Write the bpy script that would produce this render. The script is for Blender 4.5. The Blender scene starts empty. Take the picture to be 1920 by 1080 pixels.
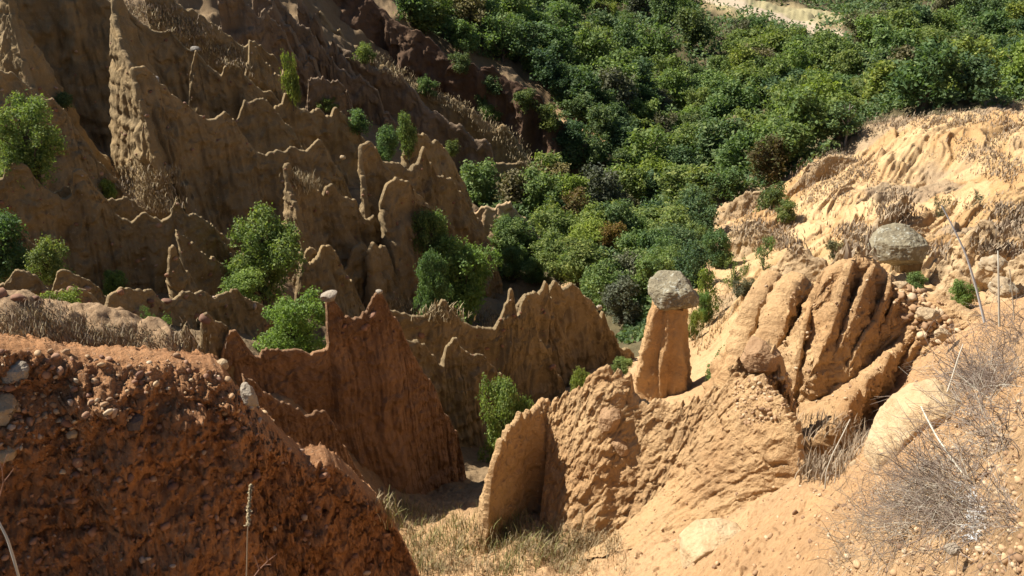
import bpy, math, random
import numpy as np
from mathutils import Vector, Matrix

rng = np.random.default_rng(7)
random.seed(7)
SC = bpy.context.scene
COL = SC.collection
F = 1662.8
PITCH = math.radians(27)
CP, SP = math.cos(PITCH), math.sin(PITCH)

def ray(px, py):
    a = (px - 960) / F; b = -(py - 540) / F
    return a, CP + b * SP, -SP + b * CP

def P(px, py, Y):
    a, y, z = ray(px, py)
    t = Y / y
    return np.array([a * t, Y, z * t])

def project(x, y, z):
    d = y * CP - z * SP
    d = np.maximum(d, 1e-3)
    u = y * SP + z * CP
    return 960 + F * x / d, 540 - F * u / d

# ---------------------------------------------------------------- noise
def _h(ix, iy, iz, seed):
    n = (ix.astype(np.int64) * 374761393 + iy.astype(np.int64) * 668265263 + iz.astype(np.int64) * 2147483647 + seed * 974634777) & 0xFFFFFFFF
    n = ((n ^ (n >> 13)) * 1274126177) & 0xFFFFFFFF
    n = ((n ^ (n >> 15)) * 2246822519) & 0xFFFFFFFF
    n = n ^ (n >> 16)
    return (n & 0xFFFFFF).astype(np.float64) / 8388607.5 - 1.0

def vnoise(x, y, z, seed=0):
    x, y, z = np.broadcast_arrays(np.asarray(x, float), np.asarray(y, float), np.asarray(z, float))
    ix, iy, iz = np.floor(x), np.floor(y), np.floor(z)
    fx, fy, fz = x - ix, y - iy, z - iz
    fx = fx * fx * fx * (fx * (fx * 6 - 15) + 10); fy = fy * fy * fy * (fy * (fy * 6 - 15) + 10); fz = fz * fz * fz * (fz * (fz * 6 - 15) + 10)
    r = 0
    for dx in (0, 1):
        wx = fx if dx else 1 - fx
        for dy in (0, 1):
            wy = fy if dy else 1 - fy
            for dz in (0, 1):
                wz = fz if dz else 1 - fz
                r = r + wx * wy * wz * _h(ix + dx, iy + dy, iz + dz, seed)
    return r

def fbm(x, y, z, octv=4, seed=0, gain=.5, lac=2.03):
    a, r, f = 1., 0., 1.
    for i in range(octv):
        r = r + a * vnoise(x * f + 17.3 * i, y * f - 9.1 * i, z * f + 4.7 * i, seed + i)
        a *= gain; f *= lac
    return r

def ridged(x, y, z, octv=4, seed=0, gain=.5, lac=2.03):
    a, r, f = 1., 0., 1.
    for i in range(octv):
        r = r + a * (1 - 2 * np.abs(vnoise(x * f + 7.3 * i, y * f - 3.1 * i, z * f, seed + i)) )
        a *= gain; f *= lac
    return r

def sstep(a, b, x):
    t = np.clip((x - a) / (b - a), 0, 1)
    return t * t * (3 - 2 * t)

# ---------------------------------------------------------------- mesh helpers
def mesh_np(name, verts, faces, smooth=True, attrs=None):
    """verts (n,3); faces (m,k) array"""
    me = bpy.data.meshes.new(name)
    verts = np.asarray(verts, dtype=np.float32); faces = np.asarray(faces, dtype=np.int32)
    n, k = faces.shape
    me.vertices.add(len(verts)); me.vertices.foreach_set('co', verts.ravel())
    me.loops.add(n * k); me.loops.foreach_set('vertex_index', faces.ravel())
    me.polygons.add(n)
    me.polygons.foreach_set('loop_start', np.arange(0, n * k, k, dtype=np.int32))
    me.polygons.foreach_set('loop_total', np.full(n, k, dtype=np.int32))
    if smooth: me.polygons.foreach_set('use_smooth', np.ones(n, dtype=bool))
    if attrs:
        for an, val in attrs.items():
            at = me.attributes.new(an, 'FLOAT_COLOR', 'POINT')
            c = np.ones((len(verts), 4), dtype=np.float32); c[:, :val.shape[1]] = val
            at.data.foreach_set('color', c.ravel())
    me.update(calc_edges=True)
    return me

def tag(o, label=None, cat=None, group=None, kind=None):
    if label: o['label'] = label
    if cat: o['category'] = cat
    if group: o['group'] = group
    if kind: o['kind'] = kind
    return o

def link(name, me, mat=None, parent=None):
    o = bpy.data.objects.new(name, me)
    if mat is not None and me is not None and len(me.materials) == 0: me.materials.append(mat)
    COL.objects.link(o)
    if parent is not None: o.parent = parent
    return o

def mesh_obj(name, verts, faces, mat, loc=None, parent=None, smooth=True, attrs=None):
    verts = np.asarray(verts, float)
    if loc is None: loc = (0, 0, 0)
    me = mesh_np(name, verts - np.asarray(loc), faces, smooth, attrs)
    o = link(name, me, mat, parent)
    o.location = [float(v) for v in loc]
    return o

# ---------------------------------------------------------------- materials
def newmat(name):
    m = bpy.data.materials.new(name); m.use_nodes = True
    nt = m.node_tree
    b = nt.nodes['Principled BSDF']
    return m, nt, b

def nd(nt, t, **kw):
    n = nt.nodes.new(t)
    for k, v in kw.items():
        if k in n.inputs: n.inputs[k].default_value = v
        else: setattr(n, k, v)
    return n

def noise_node(nt, vec, scale, detail=6, rough=.6, dist=0):
    n = nt.nodes.new('ShaderNodeTexNoise')
    n.inputs['Scale'].default_value = scale; n.inputs['Detail'].default_value = detail
    n.inputs['Roughness'].default_value = rough; n.inputs['Distortion'].default_value = dist
    nt.links.new(vec, n.inputs['Vector'])
    return n

def ramp(nt, fac, stops):
    r = nt.nodes.new('ShaderNodeValToRGB')
    el = r.color_ramp.elements
    while len(el) < len(stops): el.new(.5)
    for e, (p, c) in zip(el, stops):
        e.position = p; e.color = (*c, 1) if len(c) == 3 else c
    nt.links.new(fac, r.inputs['Fac'])
    return r

def mix(nt, fac, a, b, mode='MIX'):
    m = nt.nodes.new('ShaderNodeMix'); m.data_type = 'RGBA'; m.blend_type = mode
    for s, v in ((0, fac), (6, a), (7, b)):
        if hasattr(v, 'is_linked') or hasattr(v, 'links'): nt.links.new(v, m.inputs[s])
        elif s == 0: m.inputs[0].default_value = v
        else: m.inputs[s].default_value = (*v, 1) if len(v) == 3 else v
    return m.outputs[2]

def geo_pos(nt, scale=(1, 1, 1)):
    g = nt.nodes.new('ShaderNodeNewGeometry')
    mp = nt.nodes.new('ShaderNodeMapping'); mp.inputs['Scale'].default_value = scale
    nt.links.new(g.outputs['Position'], mp.inputs['Vector'])
    return mp.outputs['Vector']

KA = .66
def ks(c): return tuple(v * KA for v in c)
def clay_mat(name, ca, cb, cc, size=1., strata=.35, pebble=0., bump=.6, fine=1., streak=.3):
    """ca/cb: main two tones, cc: pale accents; size: metres of the big mottling"""
    m, nt, b = newmat(name)
    ca, cb, cc = ks(ca), ks(cb), ks(cc)
    v = geo_pos(nt)
    n1 = noise_node(nt, v, .55 / size, 5, .6)
    base = ramp(nt, n1.outputs['Fac'], [(.32, ca), (.68, cb)])
    # strata: stretched noise, layers nearly level
    vs = geo_pos(nt, (.12, .12, 2.2))
    n2 = noise_node(nt, vs, .8 / size, 5, .55, .3)
    r2 = ramp(nt, n2.outputs['Fac'], [(.33, (.62, .62, .66)), (.5, (1, 1, 1)), (.66, (1.3, 1.2, 1.05))])
    c = mix(nt, strata, base.outputs['Color'], mix(nt, 1., base.outputs['Color'], r2.outputs['Color'], 'MULTIPLY'))
    # wash streaks running down the wall
    vk = geo_pos(nt, (1.6, 1.6, .1))
    n3 = noise_node(nt, vk, 1.1 / size, 5, .6)
    r3 = ramp(nt, n3.outputs['Fac'], [(.36, (.52, .50, .50)), (.52, (1, 1, 1)), (.72, (1.25, 1.2, 1.1))])
    c = mix(nt, streak, c, mix(nt, 1., c, r3.outputs['Color'], 'MULTIPLY'))
    # pale specks of grit
    n4 = noise_node(nt, v, 22 * fine, 4, .7)
    r4 = ramp(nt, n4.outputs['Fac'], [(.56, (0, 0, 0)), (.72, (1, 1, 1))])
    c = mix(nt, r4.outputs['Color'], c, mix(nt, .5, c, cc))
    if pebble:
        vo = nt.nodes.new('ShaderNodeTexVoronoi'); vo.inputs['Scale'].default_value = 14 * fine; vo.inputs['Randomness'].default_value = 1
        nt.links.new(v, vo.inputs['Vector'])
        rp = ramp(nt, vo.outputs['Distance'], [(.18, (1, 1, 1)), (.32, (0, 0, 0))])
        hv = nt.nodes.new('ShaderNodeSeparateColor'); nt.links.new(vo.outputs['Color'], hv.inputs[0])
        sel = ramp(nt, hv.outputs[0], [(.62, (0, 0, 0)), (.7, (1, 1, 1))])
        mk = mix(nt, 1., rp.outputs['Color'], sel.outputs['Color'], 'MULTIPLY')
        pc = ramp(nt, hv.outputs[1], [(.1, (.18, .13, .10)), (.5, (.29, .17, .10)), (.9, (.36, .27, .19))])
        mk = mix(nt, 1., mk, (pebble, pebble, pebble), 'MULTIPLY')
        c = mix(nt, mk, c, pc.outputs['Color'])
    nt.links.new(c, b.inputs['Base Color'])
    b.inputs['Roughness'].default_value = .95
    b.inputs['Specular IOR Level'].default_value = .12
    nb = noise_node(nt, v, 9 * fine, 8, .72)
    nb2 = noise_node(nt, v, 2.2 / size, 6, .6)
    ad = nt.nodes.new('ShaderNodeMath'); ad.operation = 'MULTIPLY_ADD'
    nt.links.new(nb2.outputs['Fac'], ad.inputs[0]); ad.inputs[1].default_value = 1.6
    nt.links.new(nb.outputs['Fac'], ad.inputs[2])
    src = ad.outputs[0]
    if pebble:
        ad2 = nt.nodes.new('ShaderNodeMath'); ad2.operation = 'MULTIPLY_ADD'
        sb = nt.nodes.new('ShaderNodeSeparateColor'); nt.links.new(mk, sb.inputs[0])
        nt.links.new(sb.outputs[0], ad2.inputs[0]); ad2.inputs[1].default_value = .5
        nt.links.new(src, ad2.inputs[2]); src = ad2.outputs[0]
    bp = nt.nodes.new('ShaderNodeBump'); bp.inputs['Strength'].default_value = bump
    bp.inputs['Distance'].default_value = .09 / fine
    nt.links.new(src, bp.inputs['Height']); nt.links.new(bp.outputs['Normal'], b.inputs['Normal'])
    return m

def rock_mat(name, ca, cb, lichen=None, sc=3.):
    m, nt, b = newmat(name)
    ca, cb = ks(ca), ks(cb); lichen = ks(lichen) if lichen else None
    tc = nt.nodes.new('ShaderNodeTexCoord').outputs['Object']
    n = noise_node(nt, tc, sc, 8, .65)
    c = ramp(nt, n.outputs['Fac'], [(.35, ca), (.65, cb)]).outputs['Color']
    if lichen:
        n2 = noise_node(nt, tc, sc * 2.2, 6, .7, .5)
        r = ramp(nt, n2.outputs['Fac'], [(.55, (0, 0, 0)), (.62, (1, 1, 1))])
        c = mix(nt, r.outputs['Color'], c, lichen)
        n3 = noise_node(nt, tc, sc * 4, 5, .7)
        r3 = ramp(nt, n3.outputs['Fac'], [(.60, (0, 0, 0)), (.66, (1, 1, 1))])
        c = mix(nt, r3.outputs['Color'], c, (.06, .05, .045))
    nt.links.new(c, b.inputs['Base Color']); b.inputs['Roughness'].default_value = .9
    b.inputs['Specular IOR Level'].default_value = .2
    nb = noise_node(nt, tc, sc * 5, 8, .7)
    bp = nt.nodes.new('ShaderNodeBump'); bp.inputs['Strength'].default_value = .7; bp.inputs['Distance'].default_value = .05
    nt.links.new(nb.outputs['Fac'], bp.inputs['Height']); nt.links.new(bp.outputs['Normal'], b.inputs['Normal'])
    return m

def leaf_mat(name, ca, cb, cc, trans=.35):
    m, nt, b = newmat(name)
    ca, cb, cc = [tuple(v * k for v, k in zip(ks(c), (1.36, 1.30, 1.28))) for c in (ca, cb, cc)]
    g = nt.nodes.new('ShaderNodeNewGeometry')
    oi = nt.nodes.new('ShaderNodeObjectInfo')
    r = ramp(nt, g.outputs['Random Per Island'], [(0, ca), (.55, cb), (1, cc)])
    # per plant shift
    r2 = ramp(nt, oi.outputs['Random'], [(0, (.66, .76, .85)), (.25, (.9, .95, .95)), (.5, (1.15, 1.0, .85)), (.7, (1.0, 1.05, 1.0)), (.85, (1.4, 1.15, .75)), (1, (.8, .9, .98))])
    v = geo_pos(nt)
    n = noise_node(nt, v, .9, 3, .6)
    r3 = ramp(nt, n.outputs['Fac'], [(.3, (.72, .78, .8)), (.7, (1.2, 1.15, 1.0))])
    c = mix(nt, 1., r.outputs['Color'], r2.outputs['Color'], 'MULTIPLY')
    c = mix(nt, 1., c, r3.outputs['Color'], 'MULTIPLY')
    nt.links.new(c, b.inputs['Base Color']); b.inputs['Roughness'].default_value = .65
    b.inputs['Specular IOR Level'].default_value = .15
    tr = nt.nodes.new('ShaderNodeBsdfTranslucent')
    c2 = mix(nt, 1., c, (1.25, 1.35, .6), 'MULTIPLY')
    nt.links.new(c2, tr.inputs['Color'])
    ms = nt.nodes.new('ShaderNodeMixShader'); ms.inputs[0].default_value = trans
    nt.links.new(b.outputs[0], ms.inputs[1]); nt.links.new(tr.outputs[0], ms.inputs[2])
    nt.links.new(ms.outputs[0], nt.nodes['Material Output'].inputs['Surface'])
    return m

def plain_mat(name, ca, cb, sc=20, rough=.85):
    m, nt, b = newmat(name)
    g = nt.nodes.new('ShaderNodeNewGeometry')
    r = ramp(nt, g.outputs['Random Per Island'], [(0, ks(ca)), (1, ks(cb))])
    nt.links.new(r.outputs['Color'], b.inputs['Base Color']); b.inputs['Roughness'].default_value = rough
    b.inputs['Specular IOR Level'].default_value = .2
    return m

M = {}
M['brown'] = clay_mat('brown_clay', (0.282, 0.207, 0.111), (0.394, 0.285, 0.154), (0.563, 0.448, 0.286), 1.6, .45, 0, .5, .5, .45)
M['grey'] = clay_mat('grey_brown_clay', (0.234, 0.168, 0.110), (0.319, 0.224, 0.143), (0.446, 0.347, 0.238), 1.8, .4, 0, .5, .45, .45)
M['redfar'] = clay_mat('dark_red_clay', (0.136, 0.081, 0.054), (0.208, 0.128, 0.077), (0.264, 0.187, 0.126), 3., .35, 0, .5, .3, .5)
M['red'] = clay_mat('red_clay', (0.273, 0.154, 0.082), (0.390, 0.229, 0.125), (0.545, 0.376, 0.251), 1., .4, .25, .6, .8, .3)
M['bluff'] = clay_mat('gravelly_red_clay', (0.426, 0.209, 0.098), (0.653, 0.339, 0.158), (0.824, 0.576, 0.360), .6, .3, .3, 1.0, 1.3, .1)
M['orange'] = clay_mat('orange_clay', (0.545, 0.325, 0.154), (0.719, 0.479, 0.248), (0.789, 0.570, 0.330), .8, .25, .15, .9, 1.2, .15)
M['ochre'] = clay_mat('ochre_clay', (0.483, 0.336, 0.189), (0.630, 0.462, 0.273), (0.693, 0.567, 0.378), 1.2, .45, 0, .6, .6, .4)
M['lichen'] = rock_mat('lichen_rock', (.25, .21, .135), (.38, .33, .22), (.52, .51, .41), 3)
M['tanrock'] = rock_mat('tan_lichen_rock', (.42, .31, .19), (.56, .44, .28), (.58, .52, .40), 3)
M['capsmall'] = rock_mat('pale_brown_rock', (.42, .34, .25), (.56, .48, .37), None, 8)
M['palerock'] = rock_mat('pale_ochre_rock', (.50, .36, .21), (.66, .50, .31), None, 5)
M['creamrock'] = rock_mat('cream_rock', (.64, .44, .24), (.76, .58, .35), None, 4)
M['orangerock'] = rock_mat('orange_brown_rock', (.42, .25, .13), (.56, .36, .2), None, 5)
M['greyrock'] = rock_mat('grey_rock', (.26, .23, .2), (.42, .38, .32), None, 6)
M['leaf'] = leaf_mat('oak_leaf', (.10, .165, .065), (.155, .23, .085), (.24, .31, .12))
M['leafbright'] = leaf_mat('bright_leaf', (.13, .20, .06), (.18, .27, .08), (.25, .34, .11), .4)
M['leafdark'] = leaf_mat('dark_leaf', (.07, .125, .062), (.11, .17, .078), (.17, .225, .105), .3)
M['leafgrey'] = leaf_mat('grey_leaf', (.10, .10, .07), (.14, .15, .09), (.19, .19, .13), .2)
M['leafbrown'] = leaf_mat('brown_leaf', (.12, .09, .04), (.17, .12, .055), (.14, .15, .05), .3)
M['bark'] = rock_mat('bark', (.10, .075, .055), (.17, .135, .10), None, 9)
M['deadwood'] = plain_mat('dead_wood', (.28, .25, .21), (.42, .38, .33))
M['drygrass'] = plain_mat('dry_grass', (.36, .27, .15), (.58, .47, .28))
M['greengrass'] = plain_mat('green_grass', (.20, .22, .07), (.42, .38, .16))
M['twig'] = plain_mat('twig', (.20, .15, .12), (.42, .33, .26))
M['drybrown'] = plain_mat('dry_brown_stem', (.30, .22, .15), (.48, .38, .26))
M['straw'] = plain_mat('straw', (.60, .54, .42), (.72, .66, .54))
M['ash'] = plain_mat('white_lichen', (.62, .62, .62), (.78, .78, .76))
# ---------------------------------------------------------------- terrain
CTRL = [
 # near, right foreground (px, py, distance forward)
 (1900,1080,2.0),(2100,1080,1.8),(2300,700,4),(1920,800,3.6),(1920,640,7.5),(1870,640,8.0),(1700,1000,3.3),(1780,780,6.2),(1700,860,5.4),(1640,830,7.2),
 (1500,1060,5.0),(1560,940,6.6),(1500,905,8.0),(1400,990,7.8),(1300,1060,7.6),(1200,1040,9.6),(1250,975,11.6),(1350,965,10.6),(1100,990,12.2),(1440,935,9.6),(1060,1060,10.8),(1250,900,14.5),(1400,860,12.8),(900,1060,11.2),(800,1080,11.2),(1000,1000,11.6),
 (900,950,14.5),(760,960,14.6),(700,1000,13),(600,1250,9.5),
 (1530,905,9.6),(1550,850,11.6),(1580,810,12.6),(1650,800,11.4),(1760,745,9.4),(1820,690,8.8),(1560,720,15.5),(1700,700,13.5),(1790,640,12.6),
 # under / in front of left bluff
 (400,1700,5.0),(0,1700,4.6),(700,1500,7.0),(-300,1600,4.5),(400,1500,6.2),(960,1600,5),(1300,1400,4),(1700,1500,2),
 # ledge behind the left bluff
 (30,628,7.6),(200,648,7.9),(340,660,8.0),(0,600,9.6),(150,628,9.4),(300,650,9.0),(-250,600,9.5),(-250,560,13),
 # floor behind it
 (30,610,18),(200,620,18.5),(400,650,18),(550,700,20),(450,780,13.5),(560,860,12.8),(650,880,14.5),
 (760,740,24),(930,850,20.5),(860,800,22),(960,760,26),(1100,735,27),(1180,735,25),(1150,800,17),
 (1240,748,22.5),(1320,745,19),(1380,700,20),(1400,640,24),(1330,640,30),(1450,560,27),
 # left hillside between the fins
 (60,560,26),(200,545,27),(350,560,27),(480,565,29),(600,600,30),(700,600,33),
 (30,420,36),(200,372,40),(330,395,40),(480,430,41),(620,560,36),
 (250,335,45),(100,250,52),(-200,300,42),(450,425,45),(600,420,50),(700,430,53),(760,470,48),(640,540,42),(740,560,40),(860,600,36),
 (0,60,62),(350,230,62),(540,300,60),(680,330,58),(800,350,62),(900,500,50),
 (350,60,74),(600,170,74),(750,240,74),(880,310,74),(970,350,74),(560,-40,92),(300,-60,80),(0,-60,75),(-300,0,65),
 (700,100,90),(850,200,92),(960,300,88),(1060,370,84),(1180,400,84),
 # valley
 (1160,640,38),(1100,560,47),(1200,540,48),(1000,500,57),(1100,470,61),(1240,420,74),(1300,520,44),(1240,330,96),(1350,400,72),
 (720,-20,125),(900,60,125),(1000,110,120),(1100,200,112),(1200,280,105),(1300,280,112),(1300,200,140),(1200,150,150),(1100,60,190),(1000,0,200),(1300,90,190),(1400,90,190),
 (1430,30,235),(1500,60,215),(1300,0,260),(1560,45,235),(1650,40,240),(1600,150,150),(1500,230,125),(1450,290,105),
 (1700,60,225),(1900,40,180),(1900,120,140),(1750,150,135),(1920,180,108),(1750,190,108),(1650,215,104),
 # far shaded wood and beyond
 (1600,5,300),(1700,-40,330),(1400,-60,330),(1000,-60,330),(1900,-60,320),(2200,-60,300),(1500,-160,500),(800,-160,450),(2200,-160,450),(200,-160,250),(-400,-120,150),(1500,-230,1200),(0,-260,1200),(2400,-230,1000),
 # pale right-hand hill
 (1920,207,76),(1800,208,78),(1700,218,78),(1600,242,78),(1540,290,75),(1470,340,74),(1400,380,72),(1340,415,70),(2200,200,70),
 (1900,280,62),(1700,300,66),(1600,320,66),(1500,390,62),(1900,360,48),(1750,380,50),(1600,420,48),(1480,440,52),(1400,460,52),(1350,490,50),
 (1900,460,33),(1800,460,34),(1700,460,34),(1600,480,36),(1520,500,36),(1430,540,34),(1380,580,32),(1920,560,17),(1820,560,22),(1740,540,24),
 (2200,400,35),(2300,520,14),
]
def uv(x, y):
    r = np.hypot(x, y)
    return np.arctan2(x, y) * 2.6, np.log(np.maximum(r, .3)), r

_c = np.array([P(*c) for c in CTRL])
_cu, _cv, _cr = uv(_c[:, 0], _c[:, 1])
_n = len(_c)
def _k(d2):
    return .5 * d2 * np.log(np.maximum(d2, 1e-12))
_A = np.zeros((_n + 3, _n + 3))
_A[:_n, :_n] = _k((_cu[:, None] - _cu) ** 2 + (_cv[:, None] - _cv) ** 2) + np.eye(_n) * 2e-4
_A[:_n, _n] = 1; _A[:_n, _n + 1] = _cu; _A[:_n, _n + 2] = _cv; _A[_n:, :_n] = _A[:_n, _n:].T
_w = np.linalg.solve(_A, np.concatenate([_c[:, 2] / _cr, [0, 0, 0]]))

def base_h(x, y):
    x = np.asarray(x, float); y = np.asarray(y, float); sh = x.shape
    x = x.ravel(); y = y.ravel(); out = np.empty_like(x)
    for i in range(0, len(x), 40000):
        u, v, r = uv(x[i:i + 40000], y[i:i + 40000])
        s = _k((u[:, None] - _cu) ** 2 + (v[:, None] - _cv) ** 2) @ _w[:_n] + _w[_n] + _w[_n + 1] * u + _w[_n + 2] * v
        out[i:i + 40000] = s * r
    x = x.reshape(sh); y = y.reshape(sh); r = np.hypot(x, y)
    a = x / np.maximum(y, .5)
    m = sstep(22, 30, r) * sstep(112, 85, r) * sstep(.12, -.05, a + .0 * r)
    return out.reshape(sh) - .055 * r * m

def inpoly(px, py, poly):
    px = np.asarray(px); py = np.asarray(py)
    c = np.zeros(px.shape, bool); n = len(poly)
    for i in range(n):
        x1, y1 = poly[i]; x2, y2 = poly[(i + 1) % n]
        if y1 == y2: continue
        t = ((y1 > py) != (y2 > py)) & (px < (x2 - x1) * (py - y1) / (y2 - y1) + x1)
        c ^= t
    return c

FOREST = [(690,-200),(2600,-300),(2600,160),(1920,196),(1700,210),(1600,236),(1570,285),(1500,318),(1430,360),(1340,400),(1330,470),(1290,520),(1240,560),(1200,650),(1150,640),(1060,520),(960,540),(880,560),(780,580),(780,500),(920,480),(960,430),(880,380),(860,340),(960,300),(960,220),(1010,215),(1190,300),(1150,240),(1060,180),(1040,145),(900,105),(800,65)]
HILL = [(1340,430),(1400,375),(1600,240),(1700,214),(2600,190),(2600,520),(1900,560),(1740,540),(1600,500),(1500,520),(1380,580),(1330,500)]
ROAD = [P(1310,-14,275),P(1350,3,262),P(1400,17,248),P(1450,30,236),P(1500,42,226),P(1535,52,219),P(1560,60,214)]

def world_poly(poly):   # outline points carried to the ground along their rays (coarse march)
    out = []
    for px, py in poly:
        a, y, z = ray(px, py)
        ts = np.exp(np.linspace(math.log(4), math.log(1500), 500))
        h = base_h(a * ts, y * ts); hit = np.where(z * ts < h)[0]
        t = ts[hit[0]] if len(hit) else 1500
        out.append((a * t, y * t))
    return out

def disp(x, y, z):
    """surface relief of the ground in metres, plus masks"""
    r = np.hypot(x, y)
    px, py = project(x, y, z)
    k = r * .012 + .02
    d = fbm(x / 6, y / 6, 0, 5, 3) * np.clip(r * .012, .02, 1.2)
    d += fbm(x / .9, y / .9, 0, 5, 11, .55) * np.clip(r * .006, .02, .12)
    # crumbly lumps near the camera
    near = sstep(24, 12, r)
    d += near * (np.abs(fbm(x / .42, y / .42, z / .42, 4, 21, .55)) * .11 - .03)
    # rills of the pale hill
    hill = sstep(1250, 1420, px) * sstep(17, 30, y) * sstep(95, 80, y)
    wx, wy = x + 2.2 * fbm(x / 9, y / 9, 0, 2, 31), y + 2.2 * fbm(x / 9, y / 9, 3, 2, 33)
    al = wx * .61 + wy * .79; ac = -wx * .79 + wy * .61
    rl = ridged(al / 24, ac / 3.2, 0, 5, 41, .55)
    d += hill * (rl * .27 + ridged(al / 9, ac / .8, 0, 4, 47, .6) * .19 - .15)
    d += hill * np.maximum(0, fbm(x / 5, y / 5, 0, 4, 55)) * .6
    # slumps in left slopes
    left = sstep(1150, 900, px) * sstep(25, 35, r) * sstep(140, 100, r)
    d += left * ridged((x + y * .3) / 6, (y - x * .3) / 3, 0, 4, 61) * .5
    return d, hill

def ground(x, y):
    z = base_h(x, y)
    d, _ = disp(x, y, z)
    return z + d

def gz(x, y):
    return float(ground(np.array([float(x)]), np.array([float(y)]))[0])

def build_ground():
    inner = np.linspace(-37, 37, 1250)
    ang = np.radians(np.concatenate([np.linspace(-80, -37.4, 70), inner, np.linspace(37.4, 80, 70)]))
    rr = np.exp(np.concatenate([np.linspace(math.log(.7), math.log(4), 60)[:-1], np.linspace(math.log(4), math.log(110), 900)[:-1], np.linspace(math.log(110), math.log(1800), 200)]))
    A, R = np.meshgrid(ang, rr)
    x = R * np.sin(A); y = R * np.cos(A)
    z = base_h(x, y)
    d, hill = disp(x, y, z)
    # road bench
    px, py = project(x, y, z)
    rd = np.full(x.shape, 1e9)
    for a, b in zip(ROAD[:-1], ROAD[1:]):
        e = b[:2] - a[:2]; t = np.clip(((x - a[0]) * e[0] + (y - a[1]) * e[1]) / (e @ e), 0, 1)
        rd = np.minimum(rd, np.hypot(x - a[0] - t * e[0], y - a[1] - t * e[1]))
    road = sstep(6.5, 4.5, rd + 1.0 * fbm(x / 5, y / 5, 0, 3, 5))
    z = z + d * (1 - road)
    wob = 14 * fbm(x / 5, y / 5, 0, 3, 77)
    forest = inpoly(px + wob, py + wob, FOREST).astype(float) * (y > 34)
    forest = np.maximum(forest, (y > 120) * 1.0)
    fieldc = sstep(26, 16, np.hypot(x - P(1490, 22, 240)[0], y - 247)) 
    forest = forest * (1 - np.maximum(road, fieldc))
    # colours of what the ground is made of
    def c(*v): return np.array(v)
    nz = (fbm(x / 3, y / 3, 0, 4, 91) * .5 + .5)[..., None].clip(0, 1)
    nz2 = (fbm(x / 1.1, y / 1.1, 0, 4, 93) * .5 + .5)[..., None].clip(0, 1)
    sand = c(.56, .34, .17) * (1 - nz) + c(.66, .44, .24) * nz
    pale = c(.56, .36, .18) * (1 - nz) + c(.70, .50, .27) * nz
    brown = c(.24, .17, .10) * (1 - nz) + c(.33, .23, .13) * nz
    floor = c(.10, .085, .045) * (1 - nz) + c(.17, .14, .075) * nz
    dry = c(.34, .25, .17) * (1 - nz2) + c(.44, .34, .22) * nz2
    rdc = c(.62, .50, .36)
    w_hill = hill[..., None]
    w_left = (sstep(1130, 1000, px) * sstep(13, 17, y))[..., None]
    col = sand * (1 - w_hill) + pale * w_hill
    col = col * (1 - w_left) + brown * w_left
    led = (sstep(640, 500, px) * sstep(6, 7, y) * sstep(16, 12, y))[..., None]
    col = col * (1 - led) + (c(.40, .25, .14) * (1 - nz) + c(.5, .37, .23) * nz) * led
    # dry vegetation skin on the hill crest and in patches
    wx, wy = x + 2 * fbm(x / 9, y / 9, 0, 2, 31), y + 2 * fbm(x / 9, y / 9, 3, 2, 33)
    st = fbm((wx * .61 + wy * .79) / 16, (-wx * .79 + wy * .61) / 1.6, 0, 5, 203, .6)
    pale = np.where((st > .0)[..., None], pale, pale * np.array([.92, .86, .78])) * (1 + .10 * st[..., None])
    col = col * (1 - w_hill) + pale * w_hill
    veg = sstep(.10, .35, fbm(x / 7, y / 7, 2, 4, 101) + .5 * sstep(66, 76, y)) * hill
    col = col * (1 - .75 * veg[..., None]) + dry * .75 * veg[..., None]
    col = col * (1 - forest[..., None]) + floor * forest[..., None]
    w_g = (sstep(260, 285, y) )[..., None]
    col = col * (1 - fieldc[..., None]) + c(.46, .40, .22) * fieldc[..., None]
    col = col * (1 - road[..., None]) + rdc * road[..., None]
    col = col * KA
    nr, nc = x.shape
    idx = np.arange(nr * nc).reshape(nr, nc)
    f = np.stack([idx[:-1, :-1], idx[:-1, 1:], idx[1:, 1:], idx[1:, :-1]], -1).reshape(-1, 4)
    V = np.stack([x, y, z], -1).reshape(-1, 3)
    m, nt, b = newmat('ground')
    at = nt.nodes.new('ShaderNodeAttribute'); at.attribute_name = 'soil'
    v = geo_pos(nt)
    n1 = noise_node(nt, v, 1.5, 8, .7)
    r1 = ramp(nt, n1.outputs['Fac'], [(.3, (.80, .78, .76)), (.5, (1, 1, 1)), (.7, (1.12, 1.1, 1.06))])
    cc = mix(nt, 1., at.outputs['Color'], r1.outputs['Color'], 'MULTIPLY')
    n2 = noise_node(nt, v, 16, 6, .75)
    r2 = ramp(nt, n2.outputs['Fac'], [(.38, (.74, .7, .66)), (.5, (1, 1, 1)), (.66, (1.12, 1.12, 1.12))])
    cc = mix(nt, .8, cc, mix(nt, 1., cc, r2.outputs['Color'], 'MULTIPLY'))
    nt.links.new(cc, b.inputs['Base Color']); b.inputs['Roughness'].default_value = .97
    b.inputs['Specular IOR Level'].default_value = .1
    nb = noise_node(nt, v, 7, 9, .75)
    bp = nt.nodes.new('ShaderNodeBump'); bp.inputs['Strength'].default_value = .8; bp.inputs['Distance'].default_value = .07
    nt.links.new(nb.outputs['Fac'], bp.inputs['Height']); nt.links.new(bp.outputs['Normal'], b.inputs['Normal'])
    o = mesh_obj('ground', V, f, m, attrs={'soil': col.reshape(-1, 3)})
    tag(o, 'bare sandy earth and wooded slopes of the ravine', 'ground', kind='structure')
    return o

GROUND = build_ground()

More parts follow.
